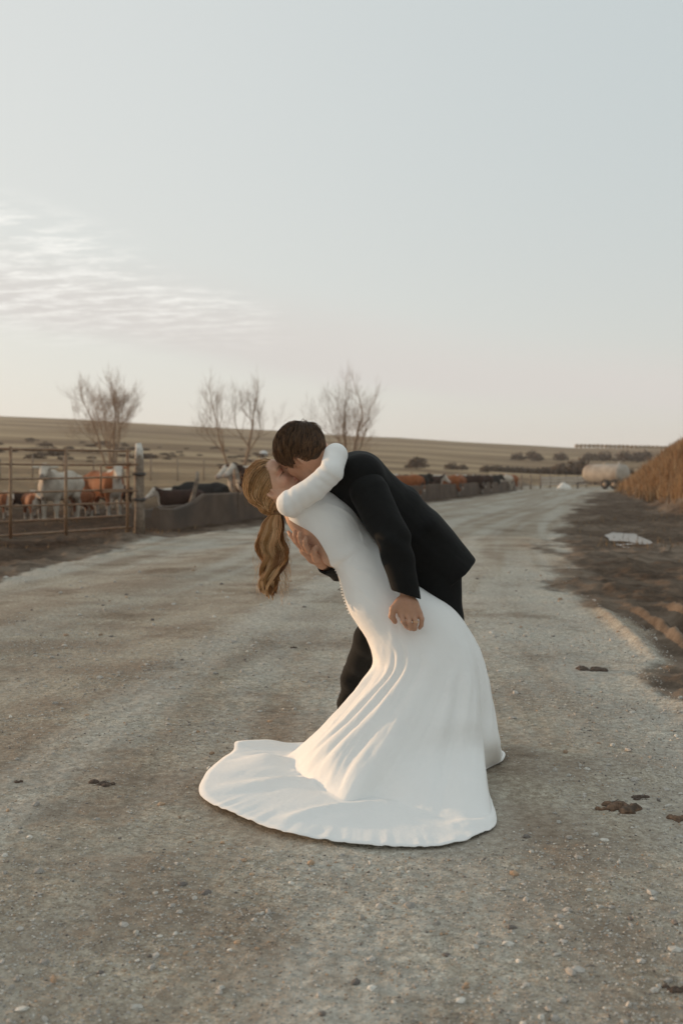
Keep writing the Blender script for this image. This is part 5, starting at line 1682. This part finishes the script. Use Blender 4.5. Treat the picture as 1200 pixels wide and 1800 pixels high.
# ---- clods of mud lying on the gravel
def clod(px, py, w, label, seed, flat=.35, mat_=None):
    p = G(px, py); Yc = p[1]
    s = w / FPX * Yc / 2
    F = Field([-2.2 * s, -2.2 * s, -s], [2.2 * s, 2.2 * s, 1.5 * s], s / 14)
    r_ = np.random.default_rng(seed)
    for k in range(26):
        a = r_.random() * 6.28; q = (r_.random() ** .6) * 1.15 * s; b = (.42 if k < 7 else .16) * (.5 + .9 * r_.random())
        F.ell((q * math.cos(a), q * .75 * math.sin(a), 0), np.array([b, b * .8, b * flat * 1.8]) * s, None, .03 * s)
    V, Q = F.mesh(1, whole=False)
    V = V + (.22 * s * (fbm(V[:, 0] / s * 5, V[:, 1] / s * 5, V[:, 2] / s * 5, seed=seed) - .5))[:, None]
    o = mesh_np('mud_clod', V, Q, mat_ or M_clod)
    o.location = (p[0], p[1], float(terrain(p[:1], p[1:2])[0] + micro(p[:1], p[1:2])[0]))
    return tag(o, label, 'clod', 'clods of mud on the gravel road')
M_clod2 = mat('rust_brown_clod', (0.15, 0.090, 0.056), 0.95, var=0.6, scale=70, tint=(.07,.05,.035), bump=0.006, bscale=70)
clod(1086, 1424, 62, 'largest crumbly reddish clod right of the dress hem', 1, .40, M_clod2)
clod(1126, 1402, 28, 'flat dark clod just behind the largest reddish clod', 2, .25)
clod(1196, 1440, 40, 'reddish clod cut by the right edge of the picture', 3, .35, M_clod2)
clod(1041, 1176, 40, 'flat dark clod farther up the road, right of the skirt', 4, .25)
clod(182, 1379, 36, 'dark flat clod on the gravel left of the train', 5, .30)
clod(1184, 1745, 30, 'dark clod in the bottom right corner of the picture', 6, .35)
clod(516, 1138, 8, 'tiny dark clod between the ponytail tip and the trouser leg', 7, .6)
clod(866, 1191, 22, 'pale flat crumb on the gravel just right of the skirt', 8, .2, mat('pale_crumb', (.5, .42, .32), .9, var=.3, scale=40))
clod(30, 1379, 14, 'small dark clod at the left edge of the gravel', 9, .4)

# ------------------------------------------------------------------ the dusty evening air
def build_haze():
    V, Q = box((0, 420, 24.0), (1900, 1060, 70.0))
    V[:, 2] = np.where(V[:, 2] < 0, -13.0, 34.0)
    m = bpy.data.materials.new('evening_air'); m.use_nodes = True
    N, L = m.node_tree.nodes, m.node_tree.links
    N.remove(N['Principled BSDF'])
    pv = N.new('ShaderNodeVolumePrincipled')
    pv.inputs['Color'].default_value = (1.0, 0.97, 0.93, 1)
    pv.inputs['Density'].default_value = 0.00042
    pv.inputs['Anisotropy'].default_value = 0.15
    L.new(pv.outputs[0], N['Material Output'].inputs['Volume'])
    return tag(mesh_np('haze', V, Q, m, smooth=False), kind='stuff')
build_haze()
